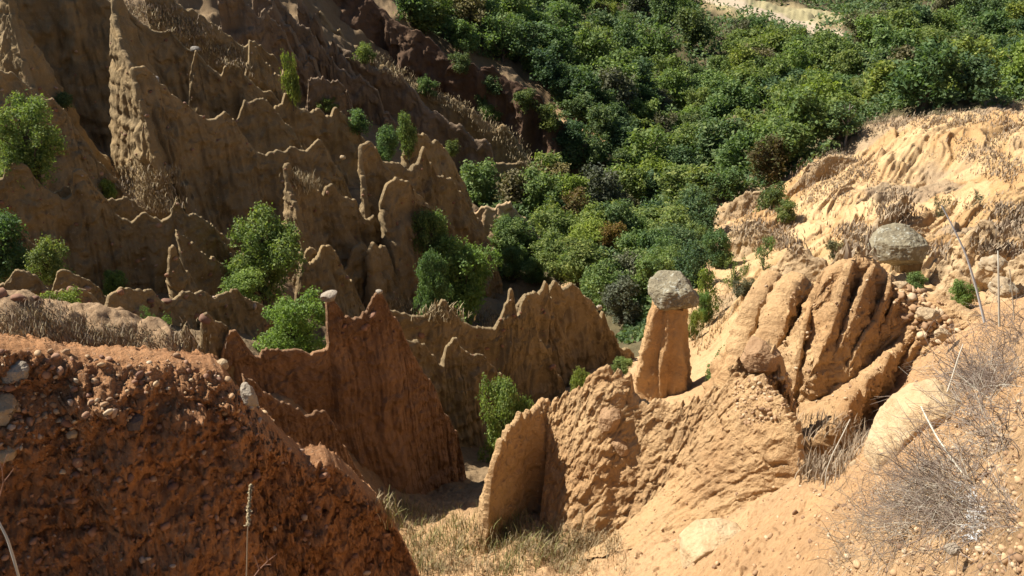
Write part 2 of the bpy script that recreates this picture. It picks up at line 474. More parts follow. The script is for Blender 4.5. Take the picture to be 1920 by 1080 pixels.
# ---------------------------------------------------------------- fins
def smooth1(a, w):
    w = max(1, int(w)); 
    if w < 2: return a
    k = np.hanning(w * 2 + 3)[1:-1]; k /= k.sum()
    p = np.pad(a, (w, w), mode='reflect', reflect_type='odd') if len(a) > w + 1 else np.pad(a, (w, w), mode='edge')
    return np.convolve(p, k, 'valid')[:len(a)]

def crest_pts(crest):
    pts = [list(c) for c in crest]
    ks = [i for i, c in enumerate(pts) if len(c) == 3]
    d = np.concatenate([[0], np.cumsum([math.hypot(pts[i + 1][0] - pts[i][0], .25 * (pts[i + 1][1] - pts[i][1])) + 1 for i in range(len(pts) - 1)])])
    Y = np.interp(d, d[ks], [pts[i][2] for i in ks])
    return np.array([P(p[0], p[1], yy) for p, yy in zip(pts, Y)])

def fin(name, label, cat, crest, mat='brown', fs=.2, bs=.2, w0=None, flute=.25, ff=.9, jag=1.7, rough=1.5, lean=0., group=None, maxd=None, extra=None, step=1.0, lev=None, win=1.0, flare=.5, rill=1.):
    pts = crest_pts(crest)
    ym = pts[:, 1].mean()
    seg = np.linalg.norm(np.diff(pts, axis=0), axis=1)
    s0 = np.concatenate([[0], np.cumsum(seg)])
    h = ym * .0019 * step
    n = int(s0[-1] / h) + 2
    s = np.linspace(0, s0[-1], n)
    X = np.stack([np.interp(s, s0, pts[:, k]) for k in range(3)], 1)
    for k in range(3): X[:, k] = smooth1(X[:, k], max(1, .0032 * ym / (s[1] - s[0])))
    sd = hash_int(name + label)
    w0 = w0 or ym * .0027
    if np.isscalar(fs): fsv = np.full(n, float(fs))
    else: fsv = smooth1(np.interp(s / s[-1], [q[0] for q in fs], [q[1] for q in fs]), max(2, n // 60))
    # ragged crest
    env = np.minimum(1, np.minimum(s, s[-1] - s) / (ym * .02))
    X[:, 2] += env * jag * ym * (.0034 * fbm(s / (ym * .018), sd * 1.7, 0, 5, sd % 97, .6))
    bx, by = smooth1(X[:, 0], .02 * ym / (s[1] - s[0])), smooth1(X[:, 1], .02 * ym / (s[1] - s[0]))
    tw = max(2, int(win * .045 * ym / (s[1] - s[0])))
    tx, ty = np.gradient(smooth1(bx, tw)), np.gradient(smooth1(by, tw))
    l = np.hypot(tx, ty) + 1e-9
    nx, ny = ty / l, -tx / l                       # for a crest drawn left to right this points towards the viewer
    nx, ny = smooth1(nx, tw), smooth1(ny, tw); l = np.hypot(nx, ny) + 1e-9; nx /= l; ny /= l
    Zs = smooth1(X[:, 2], .05 * ym / (s[1] - s[0]))
    Zs = np.minimum(Zs, X[:, 2] + .02 * ym)
    gb = ground(bx, by)
    bot = np.minimum(gb, smooth1(gb, tw * 3)) - .12 * ym * .25
    for q in (1, 2, 3):
        bot = np.minimum(bot, ground(bx + nx * q * .04 * ym, by + ny * q * .04 * ym) - .2)
    if maxd: bot = np.maximum(bot, X[:, 2] - maxd)
    bot = np.minimum(bot, X[:, 2] - .04 * ym)
    bot = smooth1(bot, tw)
    bot = np.minimum(bot, X[:, 2] - .03 * ym)
    depth = X[:, 2] - bot
    K = lev or int(np.clip(depth.max() / h * .75, 24, 150))
    t = np.linspace(0, 1, K) ** 1.5
    rows = []
    # plan arclength for flutes
    sp = np.concatenate([[0], np.cumsum(np.hypot(np.diff(bx), np.diff(by)))])
    def side(sign, slope):
        Z = X[:, 2][:, None] - depth[:, None] * t[None, :]
        d = depth[:, None] * t[None, :]
        rr = w0 * (.75 if w0 < .2 else 1.05)
        w = w0 * np.clip(1 - (1 - np.minimum(d / rr, 1)) ** 2.6, 0, 1) ** .42
        under = np.maximum(0, Zs[:, None] - Z)
        slope = slope[:, None] if hasattr(slope, 'ndim') and slope.ndim == 1 else slope
        w = w + slope * (np.sqrt(under ** 2 + w0 ** 2) - w0) * (1 + .0 * under)
        # foot flare
        rel = np.clip(d / np.maximum(depth[:, None], .1), 0, 1)
        w = w + flare * slope * depth[:, None] * .5 * np.maximum(0, rel - .6) ** 2 / .16
        grow = sstep(0, .05 * ym, d)
        SPt = sp[:, None] + (Z - Zs[:, None]) * lean
        wob = .35 * fbm(SPt / (ym * .05), Z / (ym * .08), sign, 2, sd % 89)
        fl = ridged(SPt * ff / (ym * .035) + wob, Z / (ym * .22), sign * 3.3, 4, sd % 83 + 5, .5)
        w = w + grow * flute * ym * .022 * (-fl * .5 + .25 * fbm(SPt / (ym * .02), Z / (ym * .02), sign, 3, sd % 71))
        # bedding: thin proud/receding bands
        w = w + grow * ym * .0013 * rough * vnoise(Z / (ym * .008), SPt / (ym * .15), sign, sd % 31)
        w = w + sstep(0, .01 * ym, d) * ym * .0016 * rough * fbm(SPt / (ym * .009), Z / (ym * .009), sign * 5, 4, sd % 67, .6)
        rl = ridged(SPt / (ym * .011) + wob, Z / (ym * .16), sign * 7.7, 3, sd % 53 + 2, .6)
        w = w - rill * grow * ym * .0034 * rough ** .5 * np.maximum(0, rl - .55)
        if extra is not None: w = w + extra(X, Z, d, sign, s / s[-1])
        w = np.maximum(w, w0 * .15 * sstep(0, rr, d))
        xx = X[:, 0][:, None] * (1 - grow) + bx[:, None] * grow + sign * nx[:, None] * w
        yy = X[:, 1][:, None] * (1 - grow) + by[:, None] * grow + sign * ny[:, None] * w
        if lean: 
            xx = xx; yy = yy
        Z = Z + sstep(0, .006 * ym, d) * ym * .0022 * rough ** .7 * fbm(xx / (ym * .012) + 9, yy / (ym * .012), Z / (ym * .012), 4, sd % 61, .6)
        return np.stack([xx, yy, Z], -1)
    Fr = side(1, fsv); Bk = side(-1, bs)
    G = np.concatenate([Fr[:, ::-1], Bk[:, 1:]], 1)      # (n, 2K-1, 3)
    nn, mm = G.shape[:2]
    idx = np.arange(nn * mm).reshape(nn, mm)
    f = np.stack([idx[:-1, :-1], idx[1:, :-1], idx[1:, 1:], idx[:-1, 1:]], -1).reshape(-1, 4)
    caps = []
    for e, fl in ((0, 1), (nn - 1, 0)):
        a = idx[e]
        for j in range(K - 1):
            q = [a[j], a[j + 1], a[mm - 2 - j], a[mm - 1 - j]]
            if j == K - 2: q = [a[j], a[j + 1], a[j + 1], a[mm - 1 - j]]
            caps.append(q if fl else q[::-1])
    caps = [c for c in caps if len(set(c)) == 4]
    f = np.concatenate([f, np.array(caps, dtype=f.dtype)], 0)
    loc = (float(bx.mean()), float(by.mean()), float(bot.mean()))
    o = mesh_obj(name, G.reshape(-1, 3), f, M[mat], loc=loc)
    tag(o, label, cat, group)
    return o

def hash_int(s):
    h = 7
    for ch in s: h = (h * 31 + ord(ch)) % 1000003
    return h
# ---------------------------------------------------------------- clay fins, near to far
LG = 'clay fins stepping up the shaded left slope'
RG = 'clay fins on the sunlit right slope'
MASS = []
def fins():
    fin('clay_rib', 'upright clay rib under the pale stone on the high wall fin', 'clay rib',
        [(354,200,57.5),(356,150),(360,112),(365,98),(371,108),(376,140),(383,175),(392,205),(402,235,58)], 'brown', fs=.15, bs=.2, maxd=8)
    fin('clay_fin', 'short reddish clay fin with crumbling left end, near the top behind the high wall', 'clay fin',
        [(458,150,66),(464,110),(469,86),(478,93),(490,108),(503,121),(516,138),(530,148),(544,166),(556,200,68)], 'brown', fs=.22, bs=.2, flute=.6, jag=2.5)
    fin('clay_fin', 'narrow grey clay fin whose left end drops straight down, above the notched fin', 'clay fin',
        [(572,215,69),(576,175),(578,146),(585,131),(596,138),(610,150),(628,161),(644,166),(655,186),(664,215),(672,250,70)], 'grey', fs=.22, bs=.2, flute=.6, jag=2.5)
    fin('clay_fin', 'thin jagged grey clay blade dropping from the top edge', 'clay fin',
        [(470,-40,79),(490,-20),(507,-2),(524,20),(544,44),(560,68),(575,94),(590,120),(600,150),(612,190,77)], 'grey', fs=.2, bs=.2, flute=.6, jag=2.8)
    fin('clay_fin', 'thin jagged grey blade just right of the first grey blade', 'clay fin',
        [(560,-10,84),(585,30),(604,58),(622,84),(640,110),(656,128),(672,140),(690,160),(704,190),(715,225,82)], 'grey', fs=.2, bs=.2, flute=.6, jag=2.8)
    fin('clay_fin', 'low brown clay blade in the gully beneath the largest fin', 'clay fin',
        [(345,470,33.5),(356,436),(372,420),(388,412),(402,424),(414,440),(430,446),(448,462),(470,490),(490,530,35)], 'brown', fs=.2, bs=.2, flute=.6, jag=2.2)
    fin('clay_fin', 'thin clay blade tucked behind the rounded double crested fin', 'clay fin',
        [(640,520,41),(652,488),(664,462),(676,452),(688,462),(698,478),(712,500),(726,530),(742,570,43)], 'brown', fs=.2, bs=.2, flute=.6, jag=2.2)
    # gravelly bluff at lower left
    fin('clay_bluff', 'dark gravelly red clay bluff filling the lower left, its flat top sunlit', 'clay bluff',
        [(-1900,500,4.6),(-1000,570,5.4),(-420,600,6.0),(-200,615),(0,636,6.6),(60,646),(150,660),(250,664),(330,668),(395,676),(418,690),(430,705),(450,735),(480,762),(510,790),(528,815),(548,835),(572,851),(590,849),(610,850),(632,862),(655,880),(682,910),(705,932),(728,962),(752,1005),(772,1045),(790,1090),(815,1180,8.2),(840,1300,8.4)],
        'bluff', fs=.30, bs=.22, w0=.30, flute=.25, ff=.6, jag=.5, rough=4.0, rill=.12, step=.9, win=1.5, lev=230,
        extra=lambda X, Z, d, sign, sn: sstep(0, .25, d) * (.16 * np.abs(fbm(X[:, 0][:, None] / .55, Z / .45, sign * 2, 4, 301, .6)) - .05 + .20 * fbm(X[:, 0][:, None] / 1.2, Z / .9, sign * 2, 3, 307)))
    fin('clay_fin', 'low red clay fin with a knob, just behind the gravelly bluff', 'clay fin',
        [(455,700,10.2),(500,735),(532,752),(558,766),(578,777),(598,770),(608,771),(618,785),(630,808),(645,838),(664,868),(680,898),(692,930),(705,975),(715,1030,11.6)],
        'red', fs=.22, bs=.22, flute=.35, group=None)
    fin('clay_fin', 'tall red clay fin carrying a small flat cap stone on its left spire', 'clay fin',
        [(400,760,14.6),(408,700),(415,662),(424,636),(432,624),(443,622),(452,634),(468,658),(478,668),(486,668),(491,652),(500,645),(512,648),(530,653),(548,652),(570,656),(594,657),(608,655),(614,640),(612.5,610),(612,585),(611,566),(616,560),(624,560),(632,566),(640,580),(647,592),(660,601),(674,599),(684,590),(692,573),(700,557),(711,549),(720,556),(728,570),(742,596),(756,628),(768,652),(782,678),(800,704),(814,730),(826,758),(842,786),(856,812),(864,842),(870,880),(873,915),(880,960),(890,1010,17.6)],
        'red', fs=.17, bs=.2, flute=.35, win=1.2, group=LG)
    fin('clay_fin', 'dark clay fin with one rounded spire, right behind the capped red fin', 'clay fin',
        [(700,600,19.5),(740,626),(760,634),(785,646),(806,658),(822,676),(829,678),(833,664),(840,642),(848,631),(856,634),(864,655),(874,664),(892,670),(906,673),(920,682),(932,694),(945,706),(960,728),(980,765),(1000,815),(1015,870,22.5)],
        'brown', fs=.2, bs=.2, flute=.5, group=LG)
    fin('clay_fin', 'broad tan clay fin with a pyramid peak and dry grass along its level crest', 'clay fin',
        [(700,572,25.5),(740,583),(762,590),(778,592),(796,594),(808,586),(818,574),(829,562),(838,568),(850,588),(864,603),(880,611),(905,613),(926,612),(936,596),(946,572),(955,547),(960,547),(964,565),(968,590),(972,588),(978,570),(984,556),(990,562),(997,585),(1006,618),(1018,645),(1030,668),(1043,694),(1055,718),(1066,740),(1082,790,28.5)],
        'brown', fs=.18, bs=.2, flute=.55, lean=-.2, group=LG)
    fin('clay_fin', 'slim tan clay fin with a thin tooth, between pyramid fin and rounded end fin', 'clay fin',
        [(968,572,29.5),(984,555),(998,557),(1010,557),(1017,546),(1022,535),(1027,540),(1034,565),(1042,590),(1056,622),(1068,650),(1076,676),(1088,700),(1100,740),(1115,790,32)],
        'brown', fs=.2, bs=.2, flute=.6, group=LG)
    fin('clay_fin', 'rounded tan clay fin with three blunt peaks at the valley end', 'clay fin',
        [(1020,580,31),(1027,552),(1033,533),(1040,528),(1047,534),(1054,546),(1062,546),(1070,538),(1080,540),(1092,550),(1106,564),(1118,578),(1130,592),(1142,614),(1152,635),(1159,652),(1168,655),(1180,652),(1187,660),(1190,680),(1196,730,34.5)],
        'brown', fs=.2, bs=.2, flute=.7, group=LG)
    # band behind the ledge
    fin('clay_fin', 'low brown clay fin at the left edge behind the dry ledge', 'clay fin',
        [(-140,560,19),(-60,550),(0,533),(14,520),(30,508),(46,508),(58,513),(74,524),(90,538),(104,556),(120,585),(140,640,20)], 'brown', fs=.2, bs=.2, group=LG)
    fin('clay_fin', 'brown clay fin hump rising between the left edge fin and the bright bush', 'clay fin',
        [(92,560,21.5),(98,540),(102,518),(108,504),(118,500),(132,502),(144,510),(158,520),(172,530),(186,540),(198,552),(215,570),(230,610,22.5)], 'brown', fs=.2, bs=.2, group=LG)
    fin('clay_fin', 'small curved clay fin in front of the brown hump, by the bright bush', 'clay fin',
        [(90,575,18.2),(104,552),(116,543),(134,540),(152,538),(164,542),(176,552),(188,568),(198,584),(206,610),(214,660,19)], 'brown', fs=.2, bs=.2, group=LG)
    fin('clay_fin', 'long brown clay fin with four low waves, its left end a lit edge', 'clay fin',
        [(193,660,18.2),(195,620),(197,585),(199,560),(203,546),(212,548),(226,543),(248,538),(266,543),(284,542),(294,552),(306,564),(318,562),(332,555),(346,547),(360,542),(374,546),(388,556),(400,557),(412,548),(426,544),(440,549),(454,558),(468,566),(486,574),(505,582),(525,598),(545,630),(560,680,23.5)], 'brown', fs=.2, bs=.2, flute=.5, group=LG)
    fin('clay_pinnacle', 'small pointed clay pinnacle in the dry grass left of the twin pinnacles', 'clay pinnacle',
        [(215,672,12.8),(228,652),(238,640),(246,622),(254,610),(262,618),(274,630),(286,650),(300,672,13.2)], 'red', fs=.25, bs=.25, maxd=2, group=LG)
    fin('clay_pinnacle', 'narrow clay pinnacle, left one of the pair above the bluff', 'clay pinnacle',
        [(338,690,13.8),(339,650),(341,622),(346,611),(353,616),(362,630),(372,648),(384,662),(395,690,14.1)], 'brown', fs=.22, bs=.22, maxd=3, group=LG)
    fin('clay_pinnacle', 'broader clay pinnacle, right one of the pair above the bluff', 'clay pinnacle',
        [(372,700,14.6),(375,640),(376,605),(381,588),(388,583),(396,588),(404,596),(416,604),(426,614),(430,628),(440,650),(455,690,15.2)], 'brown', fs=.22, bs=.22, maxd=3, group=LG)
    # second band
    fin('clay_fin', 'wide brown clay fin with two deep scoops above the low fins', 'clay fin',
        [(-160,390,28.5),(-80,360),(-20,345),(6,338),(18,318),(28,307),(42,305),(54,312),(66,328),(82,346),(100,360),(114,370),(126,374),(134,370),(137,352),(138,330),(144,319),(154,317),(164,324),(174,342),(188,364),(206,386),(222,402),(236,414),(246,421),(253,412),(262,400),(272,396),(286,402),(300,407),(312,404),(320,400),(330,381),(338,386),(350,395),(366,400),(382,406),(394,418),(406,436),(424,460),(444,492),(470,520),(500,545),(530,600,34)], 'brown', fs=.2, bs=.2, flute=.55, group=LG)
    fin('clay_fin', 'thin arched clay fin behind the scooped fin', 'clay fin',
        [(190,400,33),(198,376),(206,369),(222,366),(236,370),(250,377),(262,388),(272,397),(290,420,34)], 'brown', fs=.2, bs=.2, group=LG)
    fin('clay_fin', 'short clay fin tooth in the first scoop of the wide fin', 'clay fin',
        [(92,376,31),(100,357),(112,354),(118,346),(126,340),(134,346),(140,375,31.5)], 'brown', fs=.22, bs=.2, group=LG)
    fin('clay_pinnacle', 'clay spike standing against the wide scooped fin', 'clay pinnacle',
        [(314,520,27.4),(315,485),(316,462),(319,453),(325,453),(328,466),(334,484),(346,504),(362,530),(380,570,28.5)], 'brown', fs=.22, bs=.22, jag=2, group=LG)
    fin('clay_fin', 'clay fin sloping down behind the leafy oak at the left', 'clay fin',
        [(330,430,30.3),(345,440),(362,458),(380,474),(392,483),(406,492),(420,500),(440,510),(462,514),(480,520),(496,520),(506,530),(518,545),(526,570),(535,620,33)], 'brown', fs=.2, bs=.2, group=LG)
    fin('clay_fin', 'low fin with dry top crossing behind the left green trees', 'clay fin',
        [(-120,360,25.5),(-60,380),(-10,396),(10,412),(28,424),(46,444),(66,462),(90,480),(120,500),(150,540,27)], 'brown', fs=.22, bs=.2, group=LG)
    fin('clay_fin', 'brown clay fin descending behind the big left edge tree', 'clay fin',
        [(-200,110,37),(-100,125),(0,136),(16,142),(34,150),(52,162),(72,180),(92,190),(112,198),(124,208),(134,228),(148,250),(162,266),(172,282),(184,302),(198,318),(214,332),(230,350),(248,380),(262,430,41)], 'brown', fs=.3, bs=.25, flute=.6, jag=1.8, group=LG)
    # big central fins of the shaded slope
    fin('clay_fin', 'rounded clay fin with a double lit crest above the light green bush', 'clay fin',
        [(548,620,34.5),(554,560),(560,515),(566,494),(572,482),(578,490),(586,486),(596,470),(604,458),(612,454),(620,458),(628,470),(634,484),(642,502),(652,520),(662,538),(672,555),(684,576),(705,620,37.5)], 'brown', fs=.24, bs=.2, flute=.4, group=LG)
    fin('clay_pinnacle', 'tiny curled clay tooth on the left of the double crested fin', 'clay pinnacle',
        [(560,500,35.6),(566,482),(572,466),(580,461),(587,460),(592,468),(594,490,36)], 'brown', fs=.2, bs=.2, maxd=2.5)
    fin('clay_fin', 'tall buttress with a sunlit left edge and grass on its shoulder', 'clay fin',
        [(567,440,39.5),(560,405),(550,375),(541,345),(535,322),(534,312),(540,313),(548,324),(558,335),(570,344),(582,351),(596,356),(604,366),(612,384),(622,412),(632,440),(642,470),(652,496),(662,525),(680,570,44.5)], 'brown', fs=.22, bs=.2, flute=.6, group=LG)
    fin('clay_fin', 'clay fin stepping down right of the grassy buttress', 'clay fin',
        [(590,400,42),(600,368),(612,354),(624,352),(640,357),(654,365),(666,374),(670,392),(678,403),(694,402),(703,414),(712,426),(720,440),(730,456),(742,467),(750,468),(760,460),(770,451),(782,450),(794,456),(806,468),(816,482),(830,510),(850,560,48)], 'brown', fs=.22, bs=.2, flute=.65, group=LG)
    fin('clay_fin', 'lower clay rib leaning out from the stepped fin', 'clay fin',
        [(690,470,40.5),(700,452),(710,456),(720,466),(728,482),(736,500),(744,524),(752,550),(765,600,43)], 'brown', fs=.24, bs=.2, group=LG)
    fin('clay_fin', 'high clay fin with a sunlit rough left end and two sharp peaks mid slope', 'clay fin',
        [(690,420,44.5),(688,395),(684,360),(680,330),(676,300),(675,275),(679,263),(688,260),(697,263),(703,280),(713,298),(724,305),(736,303),(748,300),(757,312),(766,321),(776,314),(785,301),(790,288),(794,278),(799,283),(804,300),(810,316),(816,328),(828,330),(842,331),(850,342),(860,358),(872,374),(884,390),(894,404),(904,422),(914,450),(924,480),(940,530,53)], 'brown', fs=.22, bs=.2, flute=.7, group=LG)
    fin('clay_fin', 'small clay fin in front of the twin sharp peaks', 'clay fin',
        [(712,380,43.5),(722,350),(732,340),(744,333),(754,333),(764,341),(772,350),(778,364),(788,370),(798,378),(806,396),(816,425),(828,470,46)], 'brown', fs=.25, bs=.2, flute=.5, group=LG)
    fin('clay_fin', 'dark clay fin behind the twin sharp peaks', 'clay fin',
        [(755,290,56),(768,262),(780,250),(792,246),(804,250),(812,265),(826,276),(838,288),(850,305),(862,330),(880,370,60)], 'brown', fs=.25, bs=.2, group=LG)
    fin('clay_fin', 'largest brown clay fin with sunlit left facet, wavy crest falling to the right', 'clay fin',
        [(306,330,44.5),(298,300),(288,262),(276,220),(262,176),(250,142),(247,131),(256,130),(270,129),(284,140),(300,155),(318,172),(336,186),(352,196),(370,210),(386,224),(396,222),(408,214),(420,208),(428,210),(436,220),(446,238),(456,254),(470,272),(484,288),(496,291),(506,286),(522,284),(536,286),(544,272),(552,270),(562,276),(572,277),(584,268),(596,261),(603,264),(612,280),(624,300),(634,316),(644,334),(656,362),(668,400),(680,450,53)], 'brown', fs=.22, bs=.2, flute=.6, jag=1.2, win=.8, group=LG)
    fin('clay_fin', 'rough crumbly spur climbing from the largest fin to the top edge', 'clay fin',
        [(212,-40,56),(213,10),(215,30),(222,60),(230,88),(240,112),(250,135),(262,165),(275,230),(285,330,49)], 'brown', fs=.2, bs=.25, jag=2, rough=1.1, flute=.15, group=LG)
    fin('clay_fin', 'thin lit arete at the top left corner', 'clay fin',
        [(-160,-60,54),(-60,-60),(10,-40),(18,-10),(24,20),(30,50),(38,80),(46,115),(58,150),(80,200,49)], 'brown', fs=.25, bs=.3, group=LG)
    fin('clay_fin', 'high shaded wall fin reaching the top edge, a pale stone on its crest', 'clay fin',
        [(-200,-110,58),(0,-110),(100,-80),(160,-45),(200,-8),(218,8),(236,20),(252,28),(268,42),(280,55),(294,58),(308,58),(322,64),(338,74),(352,92),(366,100),(384,114),(400,128),(414,137),(420,122),(432,117),(446,122),(460,140),(476,154),(494,166),(508,174),(520,182),(528,200),(540,228),(556,258),(572,290),(590,340,66)], 'brown', fs=.2, bs=.2, flute=.8, jag=1.3, group=LG)
    fin('clay_fin', 'orange brown clay fin nested under the high wall fin', 'clay fin',
        [(440,230,57),(460,195),(480,184),(494,190),(508,200),(524,212),(540,230),(552,246),(560,262),(572,300),(585,350,60)], 'brown', fs=.24, bs=.2, group=LG)
    fin('clay_fin', 'clay fin with small notch between the slender shrub and the round bush', 'clay fin',
        [(500,220,61),(515,200),(528,192),(534,180),(541,180),(550,190),(560,200),(574,199),(586,194),(598,194),(608,204),(620,210),(634,212),(646,215),(656,224),(666,236),(676,252),(688,280),(700,330,66)], 'brown', fs=.26, bs=.2, flute=.7, group=LG)
    fin('clay_fin', 'grey brown clay fin running down from the top edge to the slender shrub', 'clay fin',
        [(260,-60,70),(310,-20),(326,2),(344,12),(362,20),(380,32),(400,45),(414,60),(428,68),(446,74),(466,84),(476,88),(490,96),(504,102),(518,108),(530,130),(545,160),(560,200,74)], 'brown', fs=.26, bs=.2, flute=.8, jag=1.8, group=LG)
    fin('clay_fin', 'grey clay fin left of the long grassy ridge', 'grey fin' if 0 else 'clay fin',
        [(400,-60,76),(440,-20),(470,10),(500,32),(536,66),(552,90),(566,110),(580,130),(598,142),(616,155),(632,162),(646,166),(655,185),(668,215),(685,260,78)], 'grey', fs=.28, bs=.25, flute=.8, jag=2, group=LG)
    fin('clay_fin', 'grey clay fin with crumbly crest just below the long grassy ridge', 'clay fin',
        [(480,-50,82),(510,-10),(530,10),(552,30),(572,45),(590,62),(604,82),(616,100),(628,124),(648,134),(668,144),(686,158),(704,176),(720,194),(738,214),(752,240),(770,280,82)], 'grey', fs=.28, bs=.25, flute=.8, jag=2, group=LG)
    fin('clay_fin', 'long clay ridge fin with sunlit crest ending in a rounded nose', 'clay fin',
        [(470,-60,88),(500,-18),(514,4),(536,26),(556,38),(574,46),(590,62),(602,78),(618,86),(636,92),(652,100),(670,112),(692,120),(714,126),(732,136),(750,146),(764,160),(780,176),(796,194),(806,206),(820,218),(836,228),(850,236),(864,236),(872,248),(882,258),(896,264),(912,266),(920,276),(926,296),(934,330),(945,380,82)], 'grey', fs=.28, bs=.25, flute=.8, jag=1.6, group=LG)
    fin('clay_fin', 'farthest clay ridge fin with grassy crest and small reddish cones', 'clay fin',
        [(600,20,94),(630,54),(660,88),(686,102),(704,116),(726,124),(744,136),(762,148),(782,154),(800,164),(818,172),(832,182),(844,190),(862,192),(880,202),(896,212),(912,224),(924,238),(934,244),(942,238),(950,240),(960,256),(970,268),(978,276),(990,300),(1004,326),(1020,342),(1036,350),(1056,372,88)], 'brown', fs=.3, bs=.25, flute=.7, jag=1.8, group=LG)
    fin('clay_fin', 'blunt clay stub below the farthest ridge', 'clay fin',
        [(900,330,80),(916,306),(930,301),(950,301),(966,303),(984,304),(994,314),(1002,330),(1012,360,81)], 'brown', fs=.3, bs=.25, group=LG)
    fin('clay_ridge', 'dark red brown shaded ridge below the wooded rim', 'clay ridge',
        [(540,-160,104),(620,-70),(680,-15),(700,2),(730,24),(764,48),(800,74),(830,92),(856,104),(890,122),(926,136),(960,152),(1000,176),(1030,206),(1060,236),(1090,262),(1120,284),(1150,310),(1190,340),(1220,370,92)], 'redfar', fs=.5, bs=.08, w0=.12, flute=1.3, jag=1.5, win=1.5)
    fin('clay_bluff', 'small reddish clay bluff with a rounded knob beside the slender little tree', 'clay bluff',
        [(870,420,63),(886,398),(900,392),(914,392),(928,390),(934,382),(942,379),(952,379),(960,388),(970,393),(982,404),(994,420),(1004,436),(1020,470,63)], 'ochre', fs=.35, bs=.3, flute=.6, jag=2)
    # right of the ravine
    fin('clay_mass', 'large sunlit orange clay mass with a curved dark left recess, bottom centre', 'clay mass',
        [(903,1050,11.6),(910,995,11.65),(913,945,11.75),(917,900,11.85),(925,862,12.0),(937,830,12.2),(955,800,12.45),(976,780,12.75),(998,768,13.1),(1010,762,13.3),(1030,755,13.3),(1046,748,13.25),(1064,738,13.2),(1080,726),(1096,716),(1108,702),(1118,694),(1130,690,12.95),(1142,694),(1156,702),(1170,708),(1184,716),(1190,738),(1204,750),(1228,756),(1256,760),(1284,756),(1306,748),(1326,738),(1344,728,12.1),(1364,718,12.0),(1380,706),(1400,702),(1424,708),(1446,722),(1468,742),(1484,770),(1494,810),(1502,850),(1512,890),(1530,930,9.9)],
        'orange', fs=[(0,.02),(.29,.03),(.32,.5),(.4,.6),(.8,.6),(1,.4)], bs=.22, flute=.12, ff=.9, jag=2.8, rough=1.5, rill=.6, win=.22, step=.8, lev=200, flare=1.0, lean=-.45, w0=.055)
    fin('conglomerate_pinnacle', 'crumbly pebbly pinnacle with a squared block on top, right of the capped pillar', 'pinnacle',
        [(1376,760,12.3),(1382,716),(1388,690),(1394,664),(1402,644),(1414,636),(1430,638),(1446,650),(1458,660),(1466,672),(1474,696),(1480,720),(1490,760),(1500,820,11.7)],
        'orange', fs=.42, bs=.3, w0=.12, flute=.9, ff=1.6, jag=2, rough=5, win=.6, maxd=2.2)
    def cols(centers, amp, width):
        def f(X, Z, d, sign, sn):
            px, py = project(X[:, 0], X[:, 1], X[:, 2])
            # grooves run down-left, so track the crest position back up the slope
            px = px[:, None] + 27 * d + 6 * fbm(Z * 1.2, px[:, None] / 30., 0, 3, 4)
            g = 0
            for c0, a in centers:
                g = g - a * amp * np.exp(-((px - c0) / width) ** 2)
            return (g * sstep(.1, .8, d) * (1 if sign > 0 else .4))
        return f
    fin('clay_column', 'slim orange clay column, leftmost of the fluted group', 'clay column',
        [(1364,700,16.0),(1374,680,16.1),(1385,652,16.3),(1393,618,16.6),(1405,585,16.8),(1420,551,17.1),(1434,522,17.4),(1446,512,17.6),(1458,512,17.8),(1466,524,18)],
        'orange', fs=.16, bs=.25, flute=.5, jag=1.6, rough=2.0, w0=.24, win=.7, group=RG)
    fin('clay_column', 'rounded orange clay column, second of the fluted group', 'clay column',
        [(1418,700,15.2),(1428,676,15.3),(1440,640,15.5),(1452,600,15.8),(1462,566,16.1),(1474,536,16.4),(1486,518,16.7),(1498,513,16.9),(1508,518,17.1)],
        'orange', fs=.16, bs=.25, flute=.5, jag=1.6, rough=2.0, w0=.3, win=.7, group=RG)
    fin('clay_mass', 'broad fluted orange clay mass rising to the right behind the pebbly pinnacle', 'clay mass',
        [(1500,760,15.2),(1508,710),(1516,650),(1524,590),(1532,545),(1542,516),(1550,504),(1562,497),(1576,490),(1592,484),(1606,480),(1622,482),(1638,486),(1652,492),(1662,506,15.0),(1672,522),(1690,534),(1712,542),(1740,552),(1770,562),(1800,572),(1830,586),(1856,604,13.6),(1880,625),(1905,655),(1930,700,12.8)],
        'orange', fs=[(0,.1),(.12,.3),(.3,.5),(1,.55)], bs=.3, flute=.2, ff=1.3, jag=1.2, rough=1.3, win=1.6, step=.8, lev=190, w0=.18, flare=.8, lean=-.8,
        extra=cols([(1612,.6),(1694,.6),(1735,.7),(1765,.5),(1790,.6),(1820,.4)], .2, 7))
    MASS.append(bpy.context.scene.collection.objects[-1])
    fin('clay_rib', 'thick orange rib jutting forward with a dark right side, below the broad fluted mass', 'clay rib',
        [(1560,800,11.2),(1574,776,11.5),(1592,750,11.9),(1612,726,12.3),(1634,700,12.8),(1656,676,13.3),(1676,655,13.8),(1695,635,14.3),(1720,610,14.8)],
        'orange', fs=.2, bs=.8, flute=.7, jag=2.5, rough=2.2, w0=.08, group=RG)
    fin('clay_fin', 'tan triangular clay fin with a dark face, behind the leftmost column', 'clay fin',
        [(1420,560,27.2),(1434,528),(1446,508),(1460,488),(1474,470),(1486,458),(1496,453),(1508,455),(1516,464),(1530,478),(1550,498),(1580,530,24.5)],
        'ochre', fs=.2, bs=.3, flute=.3, group=RG)
    fin('clay_fin', 'small tan clay fin peak right of the dark triangular one', 'clay fin',
        [(1546,520,25.5),(1556,498),(1568,478),(1580,461),(1591,449),(1599,455),(1604,472),(1612,500,25)],
        'ochre', fs=.2, bs=.3, flute=.3, group=RG)
